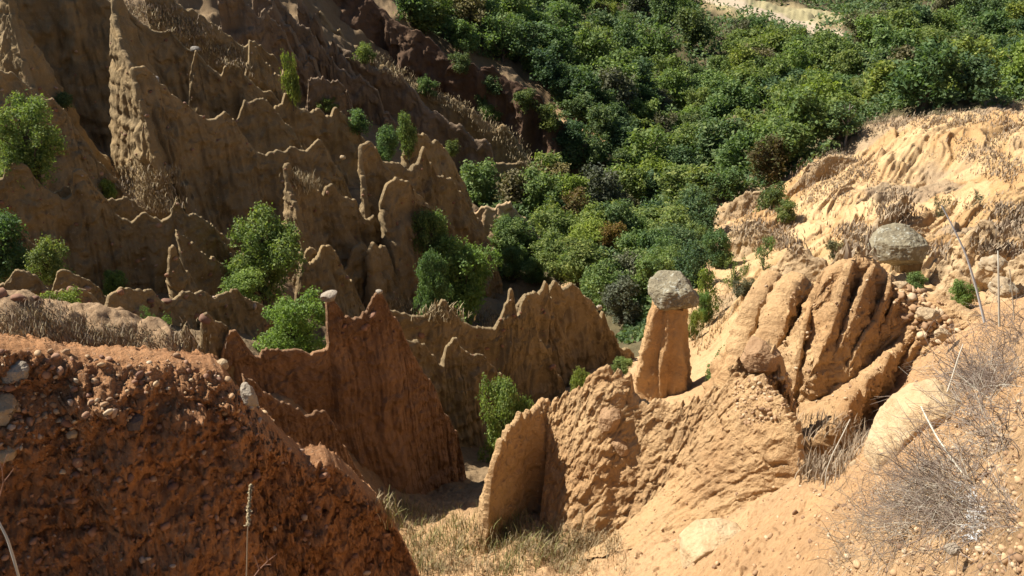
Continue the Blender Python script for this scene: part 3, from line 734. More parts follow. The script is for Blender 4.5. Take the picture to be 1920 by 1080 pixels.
    fin('clay_rib', 'long slanting tan rib with a narrow dark side, above the small fin peak', 'clay rib',
        [(1594,500,30.5),(1604,478,31.5),(1618,450,33),(1634,428,34.5),(1652,408,36.5),(1675,385,39),(1700,365,41)],
        'ochre', fs=.25, bs=.5, flute=.3, jag=1.5, maxd=3, group=RG)
    fin('clay_fin', 'dark faced tan clay fin at the right edge, behind the white stalks', 'clay fin',
        [(1735,530,23),(1752,508),(1770,484),(1788,462),(1804,444),(1820,428),(1838,421),(1856,420),(1872,426),(1882,436),(1888,456),(1894,480),(1904,520,21)],
        'ochre', fs=.18, bs=.35, flute=.4, group=RG)
    fin('clay_fin', 'rough tan clay hump at the very right edge', 'clay fin',
        [(1862,520,19),(1876,498),(1892,484),(1910,476),(1930,466),(1960,460),(2000,470),(2040,500,17)],
        'ochre', fs=.4, bs=.35, flute=.8, jag=2, rough=2, group=RG)
    fin('clay_fin', 'small lit tan wedge beneath the right edge fin', 'clay fin',
        [(1740,560,20.6),(1756,540),(1772,520),(1786,510),(1800,506),(1812,520),(1824,540),(1836,570,19.6)],
        'ochre', fs=.5, bs=.35, flute=.5, jag=1.5, group=RG)
    fin('clay_rib', 'low pale clay rib at the foot of the hill by the valley trees', 'clay rib',
        [(1332,490,50),(1346,466),(1362,446),(1382,430),(1400,412),(1412,405),(1426,410),(1440,424),(1456,440),(1480,462,46)],
        'ochre', fs=.35, bs=.35, flute=.7, jag=2, group=RG)
    fin('clay_rib', 'pinkish low rib between the valley trees and the lone dark shrub', 'clay rib',
        [(1322,420,68),(1340,404),(1360,390),(1380,374),(1400,364),(1420,358),(1440,358),(1452,366),(1466,384,65)],
        'ochre', fs=.4, bs=.35, flute=.5, jag=2, group=RG)
    fin('clay_rib', 'steep rib with a dark underside under the hill rim, left of the pale rills', 'clay rib',
        [(1465,378,68),(1485,350),(1502,330),(1518,312),(1534,298),(1550,288),(1566,286),(1584,290),(1610,300,66)],
        'ochre', fs=.25, bs=.4, flute=.7, jag=2, group=RG)
fins()
# ---------------------------------------------------------------- where things stand
bpy.context.view_layer.update()
DG = bpy.context.evaluated_depsgraph_get()
ORI = Vector((0, 0, 0))
def hit_px(px, py):
    a, y, z = ray(px, py)
    ok, loc, nor, i, ob, mt = SC.ray_cast(DG, ORI, Vector((a, y, z)).normalized())
    return (loc, nor, ob) if ok else None
def floor_z(x, y, top=None):
    ok, loc, nor, i, ob, mt = SC.ray_cast(DG, Vector((x, y, (top if top is not None else 60))), Vector((0, 0, -1)))
    return loc.z if ok else gz(x, y)

# ribs running down the broad fluted mass: its parts
def ribs():
    mass = MASS[0]
    for k, (line, y0, y1, w0, pr) in enumerate([
        ([(1480,760),(1487,722),(1495,676),(1504,632),(1514,592),(1524,556),(1536,526),(1546,508)], 14.4, 16.2, .10, .22),
        ([(1506,738),(1518,706),(1530,672),(1544,636),(1556,606),(1566,574),(1576,542),(1588,508),(1598,486)], 13.9, 15.6, .17, .30),
        ([(1546,700),(1560,668),(1574,640),(1588,610),(1600,582),(1610,556),(1624,522),(1638,494)], 13.9, 15.3, .14, .22),
        ([(1572,716),(1592,676),(1612,642),(1630,614),(1646,586),(1660,558),(1668,534),(1668,514)], 13.7, 15.0, .10, .18),
        ([(1620,660),(1640,628),(1660,602),(1676,574),(1690,550)], 13.4, 14.6, .08, .12),
        ]):
        c = []
        for i, (a, b) in enumerate(line):
            g = y0 + (y1 - y0) * i / (len(line) - 1)
            h = hit_px(a, b)
            if h and abs(h[0].y - g) < 1.6: g = h[0].y
            q = i / (len(line) - 1)
            c.append((a, b, g - 1.45 * pr * (1 - .9 * abs(2 * q - 1) ** 3)))
        o = fin('rib', 'rib%d' % k, None, c, 'orange', fs=.30, bs=.45, flute=.45, jag=2.0, rough=1.8, w0=w0 * .38, win=.6, maxd=3.2)
        del o['label']
        o.parent = mass; o.location = o.location - mass.location
ribs()
bpy.context.view_layer.update()
DG = bpy.context.evaluated_depsgraph_get()

# ---------------------------------------------------------------- rocks
def ico(sub):
    import bmesh
    bm = bmesh.new(); bmesh.ops.create_icosphere(bm, subdivisions=sub, radius=1)
    v = np.array([p.co[:] for p in bm.verts]); f = np.array([[q.index for q in p.verts] for p in bm.faces]); bm.free()
    return v, f
IV = {k: ico(k) for k in (1, 2, 3, 5)}
def rock_shape(seed, sub=5, cuts=7, rough=.12, cutd=(.62, .9)):
    v, f = IV[sub]; v = v.copy(); r = np.random.default_rng(seed)
    for i in range(cuts):
        n = r.normal(size=3); n /= np.linalg.norm(n); dd = r.uniform(*cutd)
        k = v @ n; m = k > dd
        v[m] -= np.outer((k[m] - dd) * .93, n)
    nn = v / np.linalg.norm(v, axis=1)[:, None]
    v = v + nn * (rough * fbm(nn[:, 0] * 1.8, nn[:, 1] * 1.8, nn[:, 2] * 1.8 + seed, 5, seed % 50, .55))[:, None]
    return v, f
def rock(name, label, px, py, Y, w, h, mat, cat='rock', seed=1, depth=None, rot=0, tilt=0, cuts=7, rough=.12, sub=5, group=None, parent=None, cutd=(.62, .9)):
    """w,h in photo pixels at distance Y; centre at px,py"""
    c = P(px, py, Y); d = Y * CP - c[2] * SP
    W, H = w / F * d / 2, h / F * d / 2; D = depth if depth else (W * .8)
    v, f = rock_shape(seed, sub, cuts, rough, cutd)
    R = Matrix.Rotation(math.radians(rot), 3, 'Z')
    v = (v @ np.array(R).T) * [W, D, H]
    T = Matrix.Rotation(math.radians(tilt), 3, 'Y')
    v = v @ np.array(T).T
    me = mesh_np(name, v, f, smooth=True)
    o = link(name, me, M[mat], parent); o.location = c
    tag(o, label, cat, group)
    return o

def hull_rock(name, label, outline, Y, depth, mat, cat='boulder', seed=1, rough=.03, planes=True, top=.0, parent=None, group=None, cuts=9):
    import bmesh
    r = np.random.default_rng(seed)
    if Y < 9:          # bed the stone in the surface it lies on
        h = hit_px(max(6, sum(q[0] for q in outline) / len(outline)), sum(q[1] for q in outline) / len(outline))
        if h and abs(h[0].y - Y) < 1.5: Y = h[0].y + depth * .02
    o0 = np.array([P(a, b, Y) for a, b in outline]); c = o0.mean(0)
    pts = [o0]
    for k, dd in ((.97, .5), (.74, .9)):
        for sg in (-1, 1):
            q = c + (o0 - c) * k * r.uniform(.92, 1.08, (len(o0), 1)); q[:, 1] += sg * dd * depth
            pts.append(q)
    pts = np.concatenate(pts) - c
    bm = bmesh.new()
    for q in pts: bm.verts.new(q)
    res = bmesh.ops.convex_hull(bm, input=bm.verts[:])
    for v in [v for v in bm.verts if not v.link_faces]: bm.verts.remove(v)
    bmesh.ops.dissolve_limit(bm, angle_limit=.18, verts=bm.verts[:], edges=bm.edges[:])
    bmesh.ops.triangulate(bm, faces=bm.faces[:])
    size = float(np.abs(pts).max())
    for it in range(5):
        es = [e for e in bm.edges if e.calc_length() > size * .09]
        if not es: break
        bmesh.ops.subdivide_edges(bm, edges=es, cuts=1)
        bmesh.ops.triangulate(bm, faces=[f for f in bm.faces if len(f.verts) > 3])
    for it in range(1): bmesh.ops.smooth_vert(bm, verts=bm.verts[:], factor=.5, use_axis_x=True, use_axis_y=True, use_axis_z=True)
    for it in range(1):
        bmesh.ops.subdivide_edges(bm, edges=bm.edges[:], cuts=1); bmesh.ops.triangulate(bm, faces=[f for f in bm.faces if len(f.verts) > 3])
    bm.normal_update()
    V = np.array([v.co[:] for v in bm.verts]); N = np.array([v.normal[:] for v in bm.verts])
    sx, sz = np.abs(V[:, 0]).max(), np.abs(V[:, 2]).max()
    for n_, k_ in () if not planes else (((-.22, -.35, .91), .52), ((.30, -.5, .8), .66), ((.55, -.83, .05), .62), ((-.62, -.78, .08), .66), ((.05, -.62, -.78), .6), ((-.2, -.95, .2), .72)):
        n_ = np.array(n_) + r.normal(size=3) * .06; n_ /= np.linalg.norm(n_); kk = V @ n_; lim = k_ * kk.max(); mm = kk > lim
        V[mm] -= np.outer((kk[mm] - lim) * .92, n_)
    q = V / size * 3 + seed
    V = V + N * (size * rough * (fbm(q[:, 0], q[:, 1], q[:, 2], 5, seed, .6) + .8 * np.abs(fbm(q[:, 0] * 2, q[:, 1] * 2, q[:, 2] * 4, 3, seed + 3))))[:, None]
    Fa = np.array([[v.index for v in f.verts] for f in bm.faces]); bm.free()
    me = mesh_np(name, V, Fa, True); o = link(name, me, M[mat], parent); o.location = c
    tag(o, label, cat, group); return o

# capped pillar -----------------------------------------------------------
def pillar(name, label, rows, Y, mat, flutes=5, seed=3, depthk=.8):
    """rows: (py, px_left, px_right) from the top down"""
    pts = []; nseg = 120
    ys = np.array([r[0] for r in rows]); L = np.array([r[1] for r in rows]); Rr = np.array([r[2] for r in rows])
    yy = np.linspace(ys[0], ys[-1], 130)
    Li, Ri = np.interp(yy, ys, L), np.interp(yy, ys, Rr)
    V = []
    ang = np.linspace(0, 2 * math.pi, nseg, endpoint=False)
    for k, (py, l, r) in enumerate(zip(yy, Li, Ri)):
        a = P(l, py, Y); b = P(r, py, Y); cx = (a[0] + b[0]) / 2; z = a[2]; W = (b[0] - a[0]) / 2
        ca, sa = np.cos(ang), np.sin(ang)
        tw_ = math.radians(-7); c2, s2 = np.cos(ang - tw_), np.sin(ang - tw_)
        sq = .93 / (np.abs(c2) ** 5 + np.abs(s2) ** 5) ** (1 / 5)
        rad = sq * (1 + .13 * ridged(ca * 1.7 + seed, sa * 1.7, z * .12, 4, seed) - .06 + .09 * fbm(ca * 3, sa * 3, z * 1.6, 6, seed + 9, .68))
        # deep cleft on the front left
        da = np.angle(np.exp(1j * (ang - math.radians(-112))))
        dpt = np.clip((k / 130 - .1) * 4, 0, 1) * .17
        rad = rad - dpt * np.exp(-((da + .12 * math.sin(k * .06)) / .10) ** 2)
        db = np.angle(np.exp(1j * (ang - math.radians(-82) - .1 * math.sin(k * .05))))
        rad = rad - .10 * np.clip((k / 130 - .25) * 5, 0, 1) * np.exp(-(db / .06) ** 2)
        V.append(np.stack([cx + W * rad * ca, Y + W * depthk * rad * sa, np.full(nseg, z)], -1))
    V = np.array(V); n, m = V.shape[:2]
    idx = np.arange(n * m).reshape(n, m); nx = np.roll(idx, -1, 1)
    f = np.stack([idx[:-1], idx[1:], nx[1:], nx[:-1]], -1).reshape(-1, 4)
    cen = V[0].mean(0)
    Vv = np.concatenate([V.reshape(-1, 3), [cen]])
    cap = np.stack([idx[0], nx[0], np.full(m, n * m), np.full(m, n * m)], -1)
    me_f = np.concatenate([f, cap])
    # last quads are triangles: build them as triangles through a second ring-free fan
    loc = V[-1].mean(0)
    me = bpy.data.meshes.new(name)
    me.from_pydata([tuple(p) for p in (Vv - loc)], [], [tuple(int(i) for i in q) for q in f] + [(int(idx[0][j]), int(nx[0][j]), n * m) for j in range(m)])
    for p in me.polygons: p.use_smooth = True
    me.update()
    o = link(name, me, M[mat]); o.location = loc
    tag(o, label, 'clay pillar')
    return o
pillar('clay_pillar', 'orange clay pillar holding up the large lichen spotted cap stone',
       [(568,1226,1286),(590,1220,1287),(610,1214,1288),(640,1207,1289),(670,1201,1290),(700,1194,1292),(730,1188,1296),(760,1186,1300),(800,1184,1304),(860,1180,1310)], 21.5, 'orange', depthk=.85)
M['darkrock'] = rock_mat('dark_grey_rock', (.13, .10, .09), (.2, .16, .14), None, 6)
BO = hit_px(1142, 790)[0] + Vector((0, .02, 0)); BO2 = hit_px(1163, 842)[0]
hull_rock('cap_stone', 'large angular lichen spotted boulder balanced on the orange clay pillar', [(1217,548),(1219,532),(1232,520),(1262,514),(1284,521),(1298,541),(1311,562),(1307,574),(1284,584),(1250,579),(1226,570)], 21.3, .62, 'lichen', 'cap stone', 12, .035)
rock('cap_stone', 'small flat pale stone balanced on the left spire of the tall red fin', 618, 555, 15.35, 36, 20, 'capsmall', 'cap stone', seed=5, tilt=-14, cuts=3, rough=.06)
rock('stone', 'small pale stone perched on the highest point of the tall red fin', 711, 547, 16.1, 14, 9, 'capsmall', 'stone', seed=8, cuts=4, sub=3)
pillar('clay_pillar', 'short dark clay pedestal under the big boulder, upper right', [(455,1672,1724),(480,1674,1724),(510,1674,1722),(540,1672,1720),(600,1664,1722)], 24.3, 'brown', seed=7)
hull_rock('boulder', 'big grey topped boulder resting on a dark pedestal, upper right', [(1632,470),(1640,448),(1662,432),(1690,424),(1716,432),(1734,450),(1738,466),(1724,484),(1700,496),(1672,498),(1644,486)], 23.2, .7, 'lichen', 'boulder', 23, .03)
hull_rock('boulder', 'egg shaped orange boulder stuck in the sunlit clay mass', [(1122,800),(1126,776),(1142,764),(1160,768),(1164,782),(1154,804),(1138,816),(1126,812)], BO[1], .2, 'orangerock', 'boulder', 31, .025)
hull_rock('flat_rock', 'flat slab sticking out below the egg shaped boulder', [(1146,830),(1156,820),(1174,834),(1182,850),(1176,860),(1158,846)], BO2[1], .16, 'orangerock', 'rock', 33)
hull_rock('boulder', 'smooth pale cream boulder half buried in the sand near the dry twigs', [(1632,868),(1634,835),(1656,798),(1688,760),(1724,738),(1768,730),(1796,745),(1800,790),(1760,850),(1700,900),(1650,900)], 6.05, .28, 'creamrock', 'boulder', 41, .02, planes=False)
hull_rock('boulder', 'low cream stone sunk in the sand at the bottom edge', [(1276,1050),(1280,1018),(1306,996),(1350,990),(1392,996),(1396,1020),(1370,1044),(1320,1066),(1290,1070)], 7.78, .3, 'creamrock', 'boulder', 43, .02, planes=False)
rock('rock', 'white stone on the crest of the high wall fin', 366, 92, 62.5, 20, 11, 'greyrock', 'rock', seed=51, sub=3, cuts=5)
rock('rock', 'pale angular rock on the peak of the largest fin', 286, 152, 50.4, 30, 20, 'greyrock', 'rock', seed=53, sub=3, cuts=7)
rock('stone', 'small round stone on the right shoulder of the rounded end fin', 1123, 577, 32.5, 12, 11, 'capsmall', 'stone', seed=55, sub=3, cuts=3)
rock('stone', 'pale stone in the grass between the central bushes', 643, 295, 54, 12, 9, 'palerock', 'stone', seed=57, sub=3)
hull_rock('rock', 'thick pale rounded rock poking in from the left edge', [(-30,760),(-8,744),(16,748),(28,766),(22,788),(2,806),(-30,806)], 5.75, .13, 'tanrock', 'rock', 61)
hull_rock('rock', 'flat tan rock on the bluff near the upper left corner of its face', [(0,696),(10,682),(36,680),(50,694),(48,714),(26,728),(4,722)], 6.1, .09, 'capsmall', 'rock', 63, .05)
hull_rock('rock', 'squarish tan rock at the left edge under the rounded one', [(-4,842),(14,834),(30,838),(30,856),(16,868),(-4,870)], 5.75, .08, 'palerock', 'rock', 65)
hull_rock('rock', 'long grey tan rock lying along the broken right shoulder of the bluff', [(446,718),(458,716),(474,736),(484,758),(480,770),(466,760),(452,738)], 6.35, .07, 'capsmall', 'rock', 67)
hull_rock('rock', 'light stone at the top corner of the bluff above the broken shoulder', [(404,680),(414,672),(426,678),(428,690),(416,696),(406,692)], 6.45, .05, 'palerock', 'rock', 69)
hull_rock('rock', 'grey slab set in the clay of the bluff face', [(236,780),(252,776),(266,786),(264,806),(250,814),(238,800)], 6.5, .07, 'darkrock', 'rock', 71)
hull_rock('rock', 'small yellow stone on the dark bluff face', [(124,814),(134,806),(145,812),(142,822),(128,824)], 6.1, .04, 'palerock', 'rock', 73)
hull_rock('rock', 'squared sandy block crowning the crumbly pebbly pinnacle', [(1391,680),(1402,650),(1414,634),(1440,648),(1466,668),(1462,700),(1440,704),(1404,694)], 11.9, .25, 'orangerock', 'rock', 75, .025)
rock('rock', 'yellow slab on the shoulder of the broad fluted mass', 1690, 533, 14.3, 28, 16, 'palerock', 'rock', seed=77, cuts=8, sub=3)
rock('rock', 'wide tan slab among rubble on the broad fluted mass', 1742, 590, 12.6, 50, 24, 'palerock', 'rock', seed=79, cuts=8, tilt=15)
rock('rock', 'tan chunk below the wide slab on the broad fluted mass', 1768, 626, 12.0, 30, 24, 'palerock', 'rock', seed=81, cuts=8)
rock('rock', 'round topped brown rock behind the white stalks', 1880, 538, 15.5, 52, 34, 'tanrock', 'rock', seed=83, cuts=5, depth=.3)
rock('rock', 'brownish rock near the right edge above the twigs', 1862, 496, 18, 50, 36, 'tanrock', 'rock', seed=85, cuts=6, depth=.3)
rock('stone', 'bright cream stone at the edge of the twigs beside the big cream boulder', 1602, 870, 7.0, 18, 16, 'palerock', 'stone', seed=87, sub=3)
rock('stone', 'pale stone among the twigs near the bottom right corner', 1787, 1030, 2.6, 32, 22, 'capsmall', 'stone', seed=89, sub=3)

# pebbles and grit --------------------------------------------------------
def scatter(poly, n, dens=None, seed=1):
    r = np.random.default_rng(seed)
    xs = [p[0] for p in poly]; ys = [p[1] for p in poly]; out = []
    tries = 0
    while len(out) < n and tries < n * 12:
        tries += 1
        x, y = r.uniform(min(xs), max(xs)), r.uniform(min(ys), max(ys))
        if not inpoly(x, y, poly): continue
        if dens is not None and r.uniform() > dens(x, y): continue
        h = hit_px(x, y)
        if h: out.append((h[0], h[1], x, y, h[2]))
    return out
def pebbles(name, label, poly, n, smin, smax, mat, seed, dens=None, sink=.2, flat=.7):
    V, Fc, off = [], [], 0
    r = np.random.default_rng(seed)
    bases = [rock_shape(200 + i, 2 if smax > .03 else 1, 5, .15) for i in range(8)]
    for loc, nor, x, y, ob in scatter(poly, n, dens, seed):
        v, f = bases[r.integers(8)]
        s = smin * (smax / smin) ** (r.uniform() ** 2.2)
        q = Matrix.Rotation(r.uniform(0, 6.28), 3, 'Z') @ Matrix.Rotation(r.uniform(0, 3.1), 3, 'X')
        vv = (v * [1, r.uniform(.6, 1), r.uniform(.45, flat)]) @ np.array(q).T * s + np.array(loc) + np.array(nor) * s * sink
        V.append(vv); Fc.append(f + off); off += len(v)
    if not V: return
    o = mesh_obj(name, np.concatenate(V), np.concatenate(Fc), M[mat], smooth=True)
    tag(o, label, 'gravel', kind='stuff'); return o
m, nt, b = newmat('pebble'); g = nt.nodes.new('ShaderNodeNewGeometry')
r_ = ramp(nt, g.outputs['Random Per Island'], [(0, (0.187, 0.108, 0.058)), (.4, (0.317, 0.194, 0.101)), (.75, (0.396, 0.266, 0.144)), (1, (0.432, 0.338, 0.223))])
nt.links.new(r_.outputs['Color'], b.inputs['Base Color']); b.inputs['Roughness'].default_value = .9
M['pebble'] = m
m, nt, b = newmat('red_pebble'); g = nt.nodes.new('ShaderNodeNewGeometry')
r_ = ramp(nt, g.outputs['Random Per Island'], [(0, (0.144, 0.072, 0.043)), (.5, (0.238, 0.119, 0.065)), (.85, (0.274, 0.158, 0.094)), (1, (0.331, 0.252, 0.180))])
nt.links.new(r_.outputs['Color'], b.inputs['Base Color']); b.inputs['Roughness'].default_value = .9
M['redpebble'] = m
BLUFF = [(0,655),(410,680),(480,770),(600,860),(690,925),(780,1080),(0,1080)]
pebbles('gravel', 'stones and grit bedded in the dark bluff face', BLUFF, 1000, .005, .06, 'redpebble', 5, sink=.1)
pebbles('gravel', 'pale stones strewn over the upper left of the bluff', [(0,650),(410,672),(520,790),(470,800),(300,760),(150,840),(220,960),(140,900),(0,820)], 260, .01, .05, 'pebble', 6)
pebbles('gravel', 'rubble lying on the sand in front of the orange mass', [(1040,980),(1500,900),(1600,900),(1640,1080),(1150,1080)], 260, .008, .035, 'pebble', 7)
pebbles('gravel', 'loose stones on the near slope under the dry twigs', [(1600,880),(1700,760),(1800,700),(1920,640),(1920,1080),(1560,1080)], 1500, .005, .024, 'pebble', 8, flat=.9)
pebbles('gravel', 'rubble band across the shoulder of the broad fluted mass', [(1670,530),(1720,540),(1800,620),(1780,650),(1730,640),(1680,580)], 160, .03, .13, 'pebble', 9)
pebbles('gravel', 'pebbles clinging to the crumbly pinnacle', [(1385,700),(1480,700),(1500,780),(1400,800),(1370,740)], 260, .012, .055, 'pebble', 10)
pebbles('gravel', 'stones caught on the crests and walls of the left fins', [(0,140),(300,0),(700,90),(960,260),(900,480),(640,540),(1060,560),(1060,700),(700,640),(0,560)], 700, .03, .16, 'redpebble', 12, sink=0)
pebbles('gravel', 'pale grit on the fluted walls and sand at right', [(1400,520),(1640,490),(1860,620),(1700,800),(1560,800),(1480,700)], 500, .01, .05, 'pebble', 13)
pebbles('gravel', 'grit scattered over the sunlit orange mass', [(930,850),(1120,700),(1190,750),(1380,710),(1500,900),(1000,980)], 260, .01, .03, 'pebble', 11)

# ---------------------------------------------------------------- foliage
def crown_mesh(name, seed, nleaf, ls, lobes=9, squash=1., mats='leaf', upb=.35, hollow=.55):
    """unit crown: radius about 1, from z=0 to z=2"""
    r = np.random.default_rng(seed)
    C = []
    for i in range(lobes):
        a = r.uniform(0, 6.28) ; zz = r.uniform(.25, 1.75)
        env = math.sqrt(max(.05, 1 - ((zz - .9) / 1.15) ** 2))
        rr = env * r.uniform(.3, .92)
        C.append((rr * math.cos(a), rr * math.sin(a), zz, r.uniform(.17, .38) * (1.05 - .2 * zz / 2)))
    C.append((r.uniform(-.2, .2), r.uniform(-.2, .2), 1.55, .34)); C.append((0, 0, .9, .5)); C.append((.05, -.05, .45, .4))
    C = np.array(C)
    wts = C[:, 3] ** 2; wts /= wts.sum()
    k = r.choice(len(C), nleaf, p=wts)
    n = r.normal(size=(nleaf, 3)); n[:, 2] += upb; n /= np.linalg.norm(n, axis=1)[:, None]
    # sprays: leaves bunch around twig ends
    ns = max(8, nleaf // 14)
    tw = r.normal(size=(ns, 3)); tw[:, 2] += upb; tw /= np.linalg.norm(tw, axis=1)[:, None]
    tk = r.choice(len(C), ns, p=wts); trad = r.uniform(hollow, 1.12, ns)
    tp = C[tk, :3] + tw * (C[tk, 3] * trad)[:, None]
    j = r.integers(0, ns, nleaf)
    p = tp[j] + r.normal(size=(nleaf, 3)) * (ls * 1.35)
    out = tw[j] * .5 + r.normal(size=(nleaf, 3)) * .62; out[:, 2] += .38
    out /= np.linalg.norm(out, axis=1)[:, None]
    t = np.cross(out, r.normal(size=(nleaf, 3))); t /= np.linalg.norm(t, axis=1)[:, None]
    bt = np.cross(out, t)
    L = ls * r.uniform(.6, 1.25, nleaf)[:, None]; Wd = L * r.uniform(.38, .62, nleaf)[:, None]
    v = np.stack([p - t * L, p + bt * Wd + out * L * .12, p + t * L, p - bt * Wd + out * L * .12], 1).reshape(-1, 3)
    f = np.arange(nleaf * 4).reshape(-1, 4)
    me = mesh_np(name, v, f, smooth=False)
    return me, C

def tube_v(path, r0, r1, seg=6):
    path = np.array(path, float); n = len(path)
    tang = np.gradient(path, axis=0); tang /= np.linalg.norm(tang, axis=1)[:, None] + 1e-9
    up = np.array([.31, .17, .93]); 
    a = np.cross(tang, up); a /= np.linalg.norm(a, axis=1)[:, None] + 1e-9; b = np.cross(tang, a)
    rad = np.linspace(r0, r1, n)[:, None, None]
    th = np.linspace(0, 2 * math.pi, seg, endpoint=False)
    V = path[:, None, :] + rad * (a[:, None, :] * np.cos(th)[None, :, None] + b[:, None, :] * np.sin(th)[None, :, None])
    idx = np.arange(n * seg).reshape(n, seg); nx = np.roll(idx, -1, 1)
    f = np.stack([idx[:-1], nx[:-1], nx[1:], idx[1:]], -1).reshape(-1, 4)
    return V.reshape(-1, 3), f
def join(parts):
    V, Fs, off = [], [], 0
    for v, f in parts: V.append(v); Fs.append(f + off); off += len(v)
    return np.concatenate(V), np.concatenate(Fs)
def trunk_mesh(name, seed, C, rad=.07):
    r = np.random.default_rng(seed); parts = []
    zz = np.linspace(-.25, 1.5, 9)
    wob = np.stack([.06 * np.sin(zz * 2.3 + seed), .06 * np.cos(zz * 1.9 + seed), zz], 1)
    parts.append(tube_v(wob, rad, rad * .25, 7))
    for c in C[:-3]:
        z0 = max(.0, c[2] - r.uniform(.4, .8)); s = np.array([.06 * math.sin(z0 * 2.3 + seed), .06 * math.cos(z0 * 1.9 + seed), z0])
        e = c[:3]; mid = (s + e) / 2 + np.array([0, 0, -.06]) + r.normal(size=3) * .05
        parts.append(tube_v([s, (s + mid) / 2, mid, (mid + e) / 2 + r.normal(size=3) * .02, e], rad * .45, rad * .1, 5))
    v, f = join(parts)
    return mesh_np(name, v, f, True)
CROWN = {}
def lib(kind, n, nleaf, ls, lobes, **kw):
    L = []
    for i in range(n):
        me, C = crown_mesh('crown', hash_int(kind) + i * 13, nleaf, ls, lobes, **kw)
        L.append((me, trunk_mesh('trunk', hash_int(kind) + i, C)))
    CROWN[kind] = L
lib('near', 3, 14000, .042, 24)
lib('mid', 5, 7000, .058, 20)
lib('far', 8, 3300, .088, 18)
lib('thin', 3, 1500, .06, 12, hollow=.2)
_mats = {}
def crown_of(kind, i, mat):
    key = (kind, i, mat)
    if key not in _mats:
        me = CROWN[kind][i][0].copy(); me.materials.clear(); me.materials.append(M[mat]); _mats[key] = me
    return _mats[key]
for L in CROWN.values():
    for c, t in L: t.materials.append(M['bark'])
def plant(name, label, cat, base, ztop, zbot, W, kind, mat, vi, group=None, rz=0., D=None):
    """base (x,y,z ground); crown from zbot to ztop, half width W"""
    root = bpy.data.objects.new(name, None); COL.objects.link(root); root.location = base
    root.empty_display_size = .3
    tag(root, label, cat, group)
    me, tr = crown_of(kind, vi, mat), CROWN[kind][vi][1]
    H = max(.2, ztop - zbot); zb = zbot - base[2]
    c = link('crown', me, None, root); c.location = (0, 0, zb); c.scale = (W, D or W, H / 2); c.rotation_euler = (0, 0, rz)
    # trunk runs from the ground up through the crown
    t = link('trunk', tr, None, root); t.location = (0, 0, zb); t.scale = (W, D or W, H / 2); t.rotation_euler = (0, 0, rz)
    if zb > .15:
        v, f = tube_v([(0, 0, -.15), (W * .02, 0, zb * .4), (W * .03, W * .03, zb * .8), (0, 0, zb + .05 * H)], .085 * W, .07 * W, 7)
        s = mesh_obj('stem', v, f, M['bark'], parent=root)
    return root
def bush(label, px, py0, py1, w, Y, kind='mid', mat='leaf', vi=0, name='bush', cat='bush', group=None, rz=None, ground_at=None):
    hh = hit_px(px, py1 + 2)
    if hh and hh[0].y >= Y * .97 and hh[0].y < Y * 1.3: Y = hh[0].y - .1; hz = hh[0].z
    else: hz = None
    top = P(px, py0, Y); bot = P(px, py1, Y); d = Y * CP - top[2] * SP
    W = w / F * d / 2 * .95
    z = floor_z(top[0], Y, bot[2] + .3)
    z = min(z, bot[2])
    if hz is not None: z = min(hz, float(bot[2])) - .05
    if z < bot[2] - 12: z = bot[2] - 1.5
    if cat in ('bush', 'shrub') and bot[2] - z < .6 * (top[2] - bot[2]): bot[2] = z
    return plant(name, label, cat, (float(top[0]), float(Y), float(z)), float(top[2]), float(bot[2]), float(W), kind, mat, vi, group, rz if rz is not None else random.uniform(0, 6.28))

# ---------------------------------------------------------------- grasses
def blades(pts, hmin, hmax, wid, r, lean=.5, nrm=None, seg=3):
    pts = np.array(pts, float); n = len(pts)
    h = r.uniform(hmin, hmax, n); az = r.uniform(0, 6.28, n); ln = r.uniform(.1, lean, n) * h
    dx, dy = np.cos(az) * ln, np.sin(az) * ln
    sx, sy = -np.sin(az), np.cos(az)
    V = []
    for k in range(seg + 1):
        t = k / seg; w = wid * (1 - t * .85) * (h / hmax + .4)
        c = pts + np.stack([dx * t * t, dy * t * t, h * t * (1 - .15 * t)], 1)
        o_ = np.stack([sx * w, sy * w, np.zeros(n)], 1)
        V += [c - o_, c + o_]
    V = np.stack(V, 1); m = 2 * (seg + 1)
    base = (np.arange(n) * m)[:, None]
    f = np.concatenate([base + np.array([2 * k, 2 * k + 1, 2 * k + 3, 2 * k + 2]) for k in range(seg)], 0).reshape(seg, n, 4).transpose(1, 0, 2).reshape(-1, 4)
    return V.reshape(-1, 3), f
def grass(name, label, poly, n, hpx, mat, seed, clump=.02, per=7, lean=.7, dens=None, wk=.0005, cat='grass', nmin=.15):
    r = np.random.default_rng(seed); pts = []
    Y = []
    for loc, nor, x, y, ob in scatter(poly, n, dens, seed):
        if nor.z < nmin: continue
        d = loc.length
        for k in range(per):
            pts.append(np.array(loc) + np.array([r.normal() * clump * d * .35, r.normal() * clump * d * .35, -.01 * 1])); Y.append(d)
    if not pts: return
    d = float(np.mean(Y))
    v, f = blades(pts, hpx[0] / F * d, hpx[1] / F * d, wk * d, r, lean)
    o = mesh_obj(name, v, f, M[mat], smooth=False)
    tag(o, label, cat, kind='stuff'); return o
BU = 'green shrubs and small trees in the clefts of the left slope'
bush('large leafy green tree at the left edge below the descending fin', 30, 188, 335, 150, 31, 'near', 'leaf', 0, 'tree', 'tree', BU)
bush('leafy tree cut by the left edge, under the low dry topped fin', -8, 405, 520, 120, 24, 'mid', 'leaf', 1, 'tree', 'tree', BU)
bush('green bush right beside the low left edge tree', 82, 448, 532, 90, 24.5, 'mid', 'leaf', 2, group=BU)
bush('small green bush just above the long wavy fin', 205, 506, 548, 56, 23.5, 'mid', 'leafbright', 3, group=BU)
bush('tiny green bush under the arched clay fin', 198, 336, 366, 36, 33.5, 'far', 'leafbright', 1, group=BU)
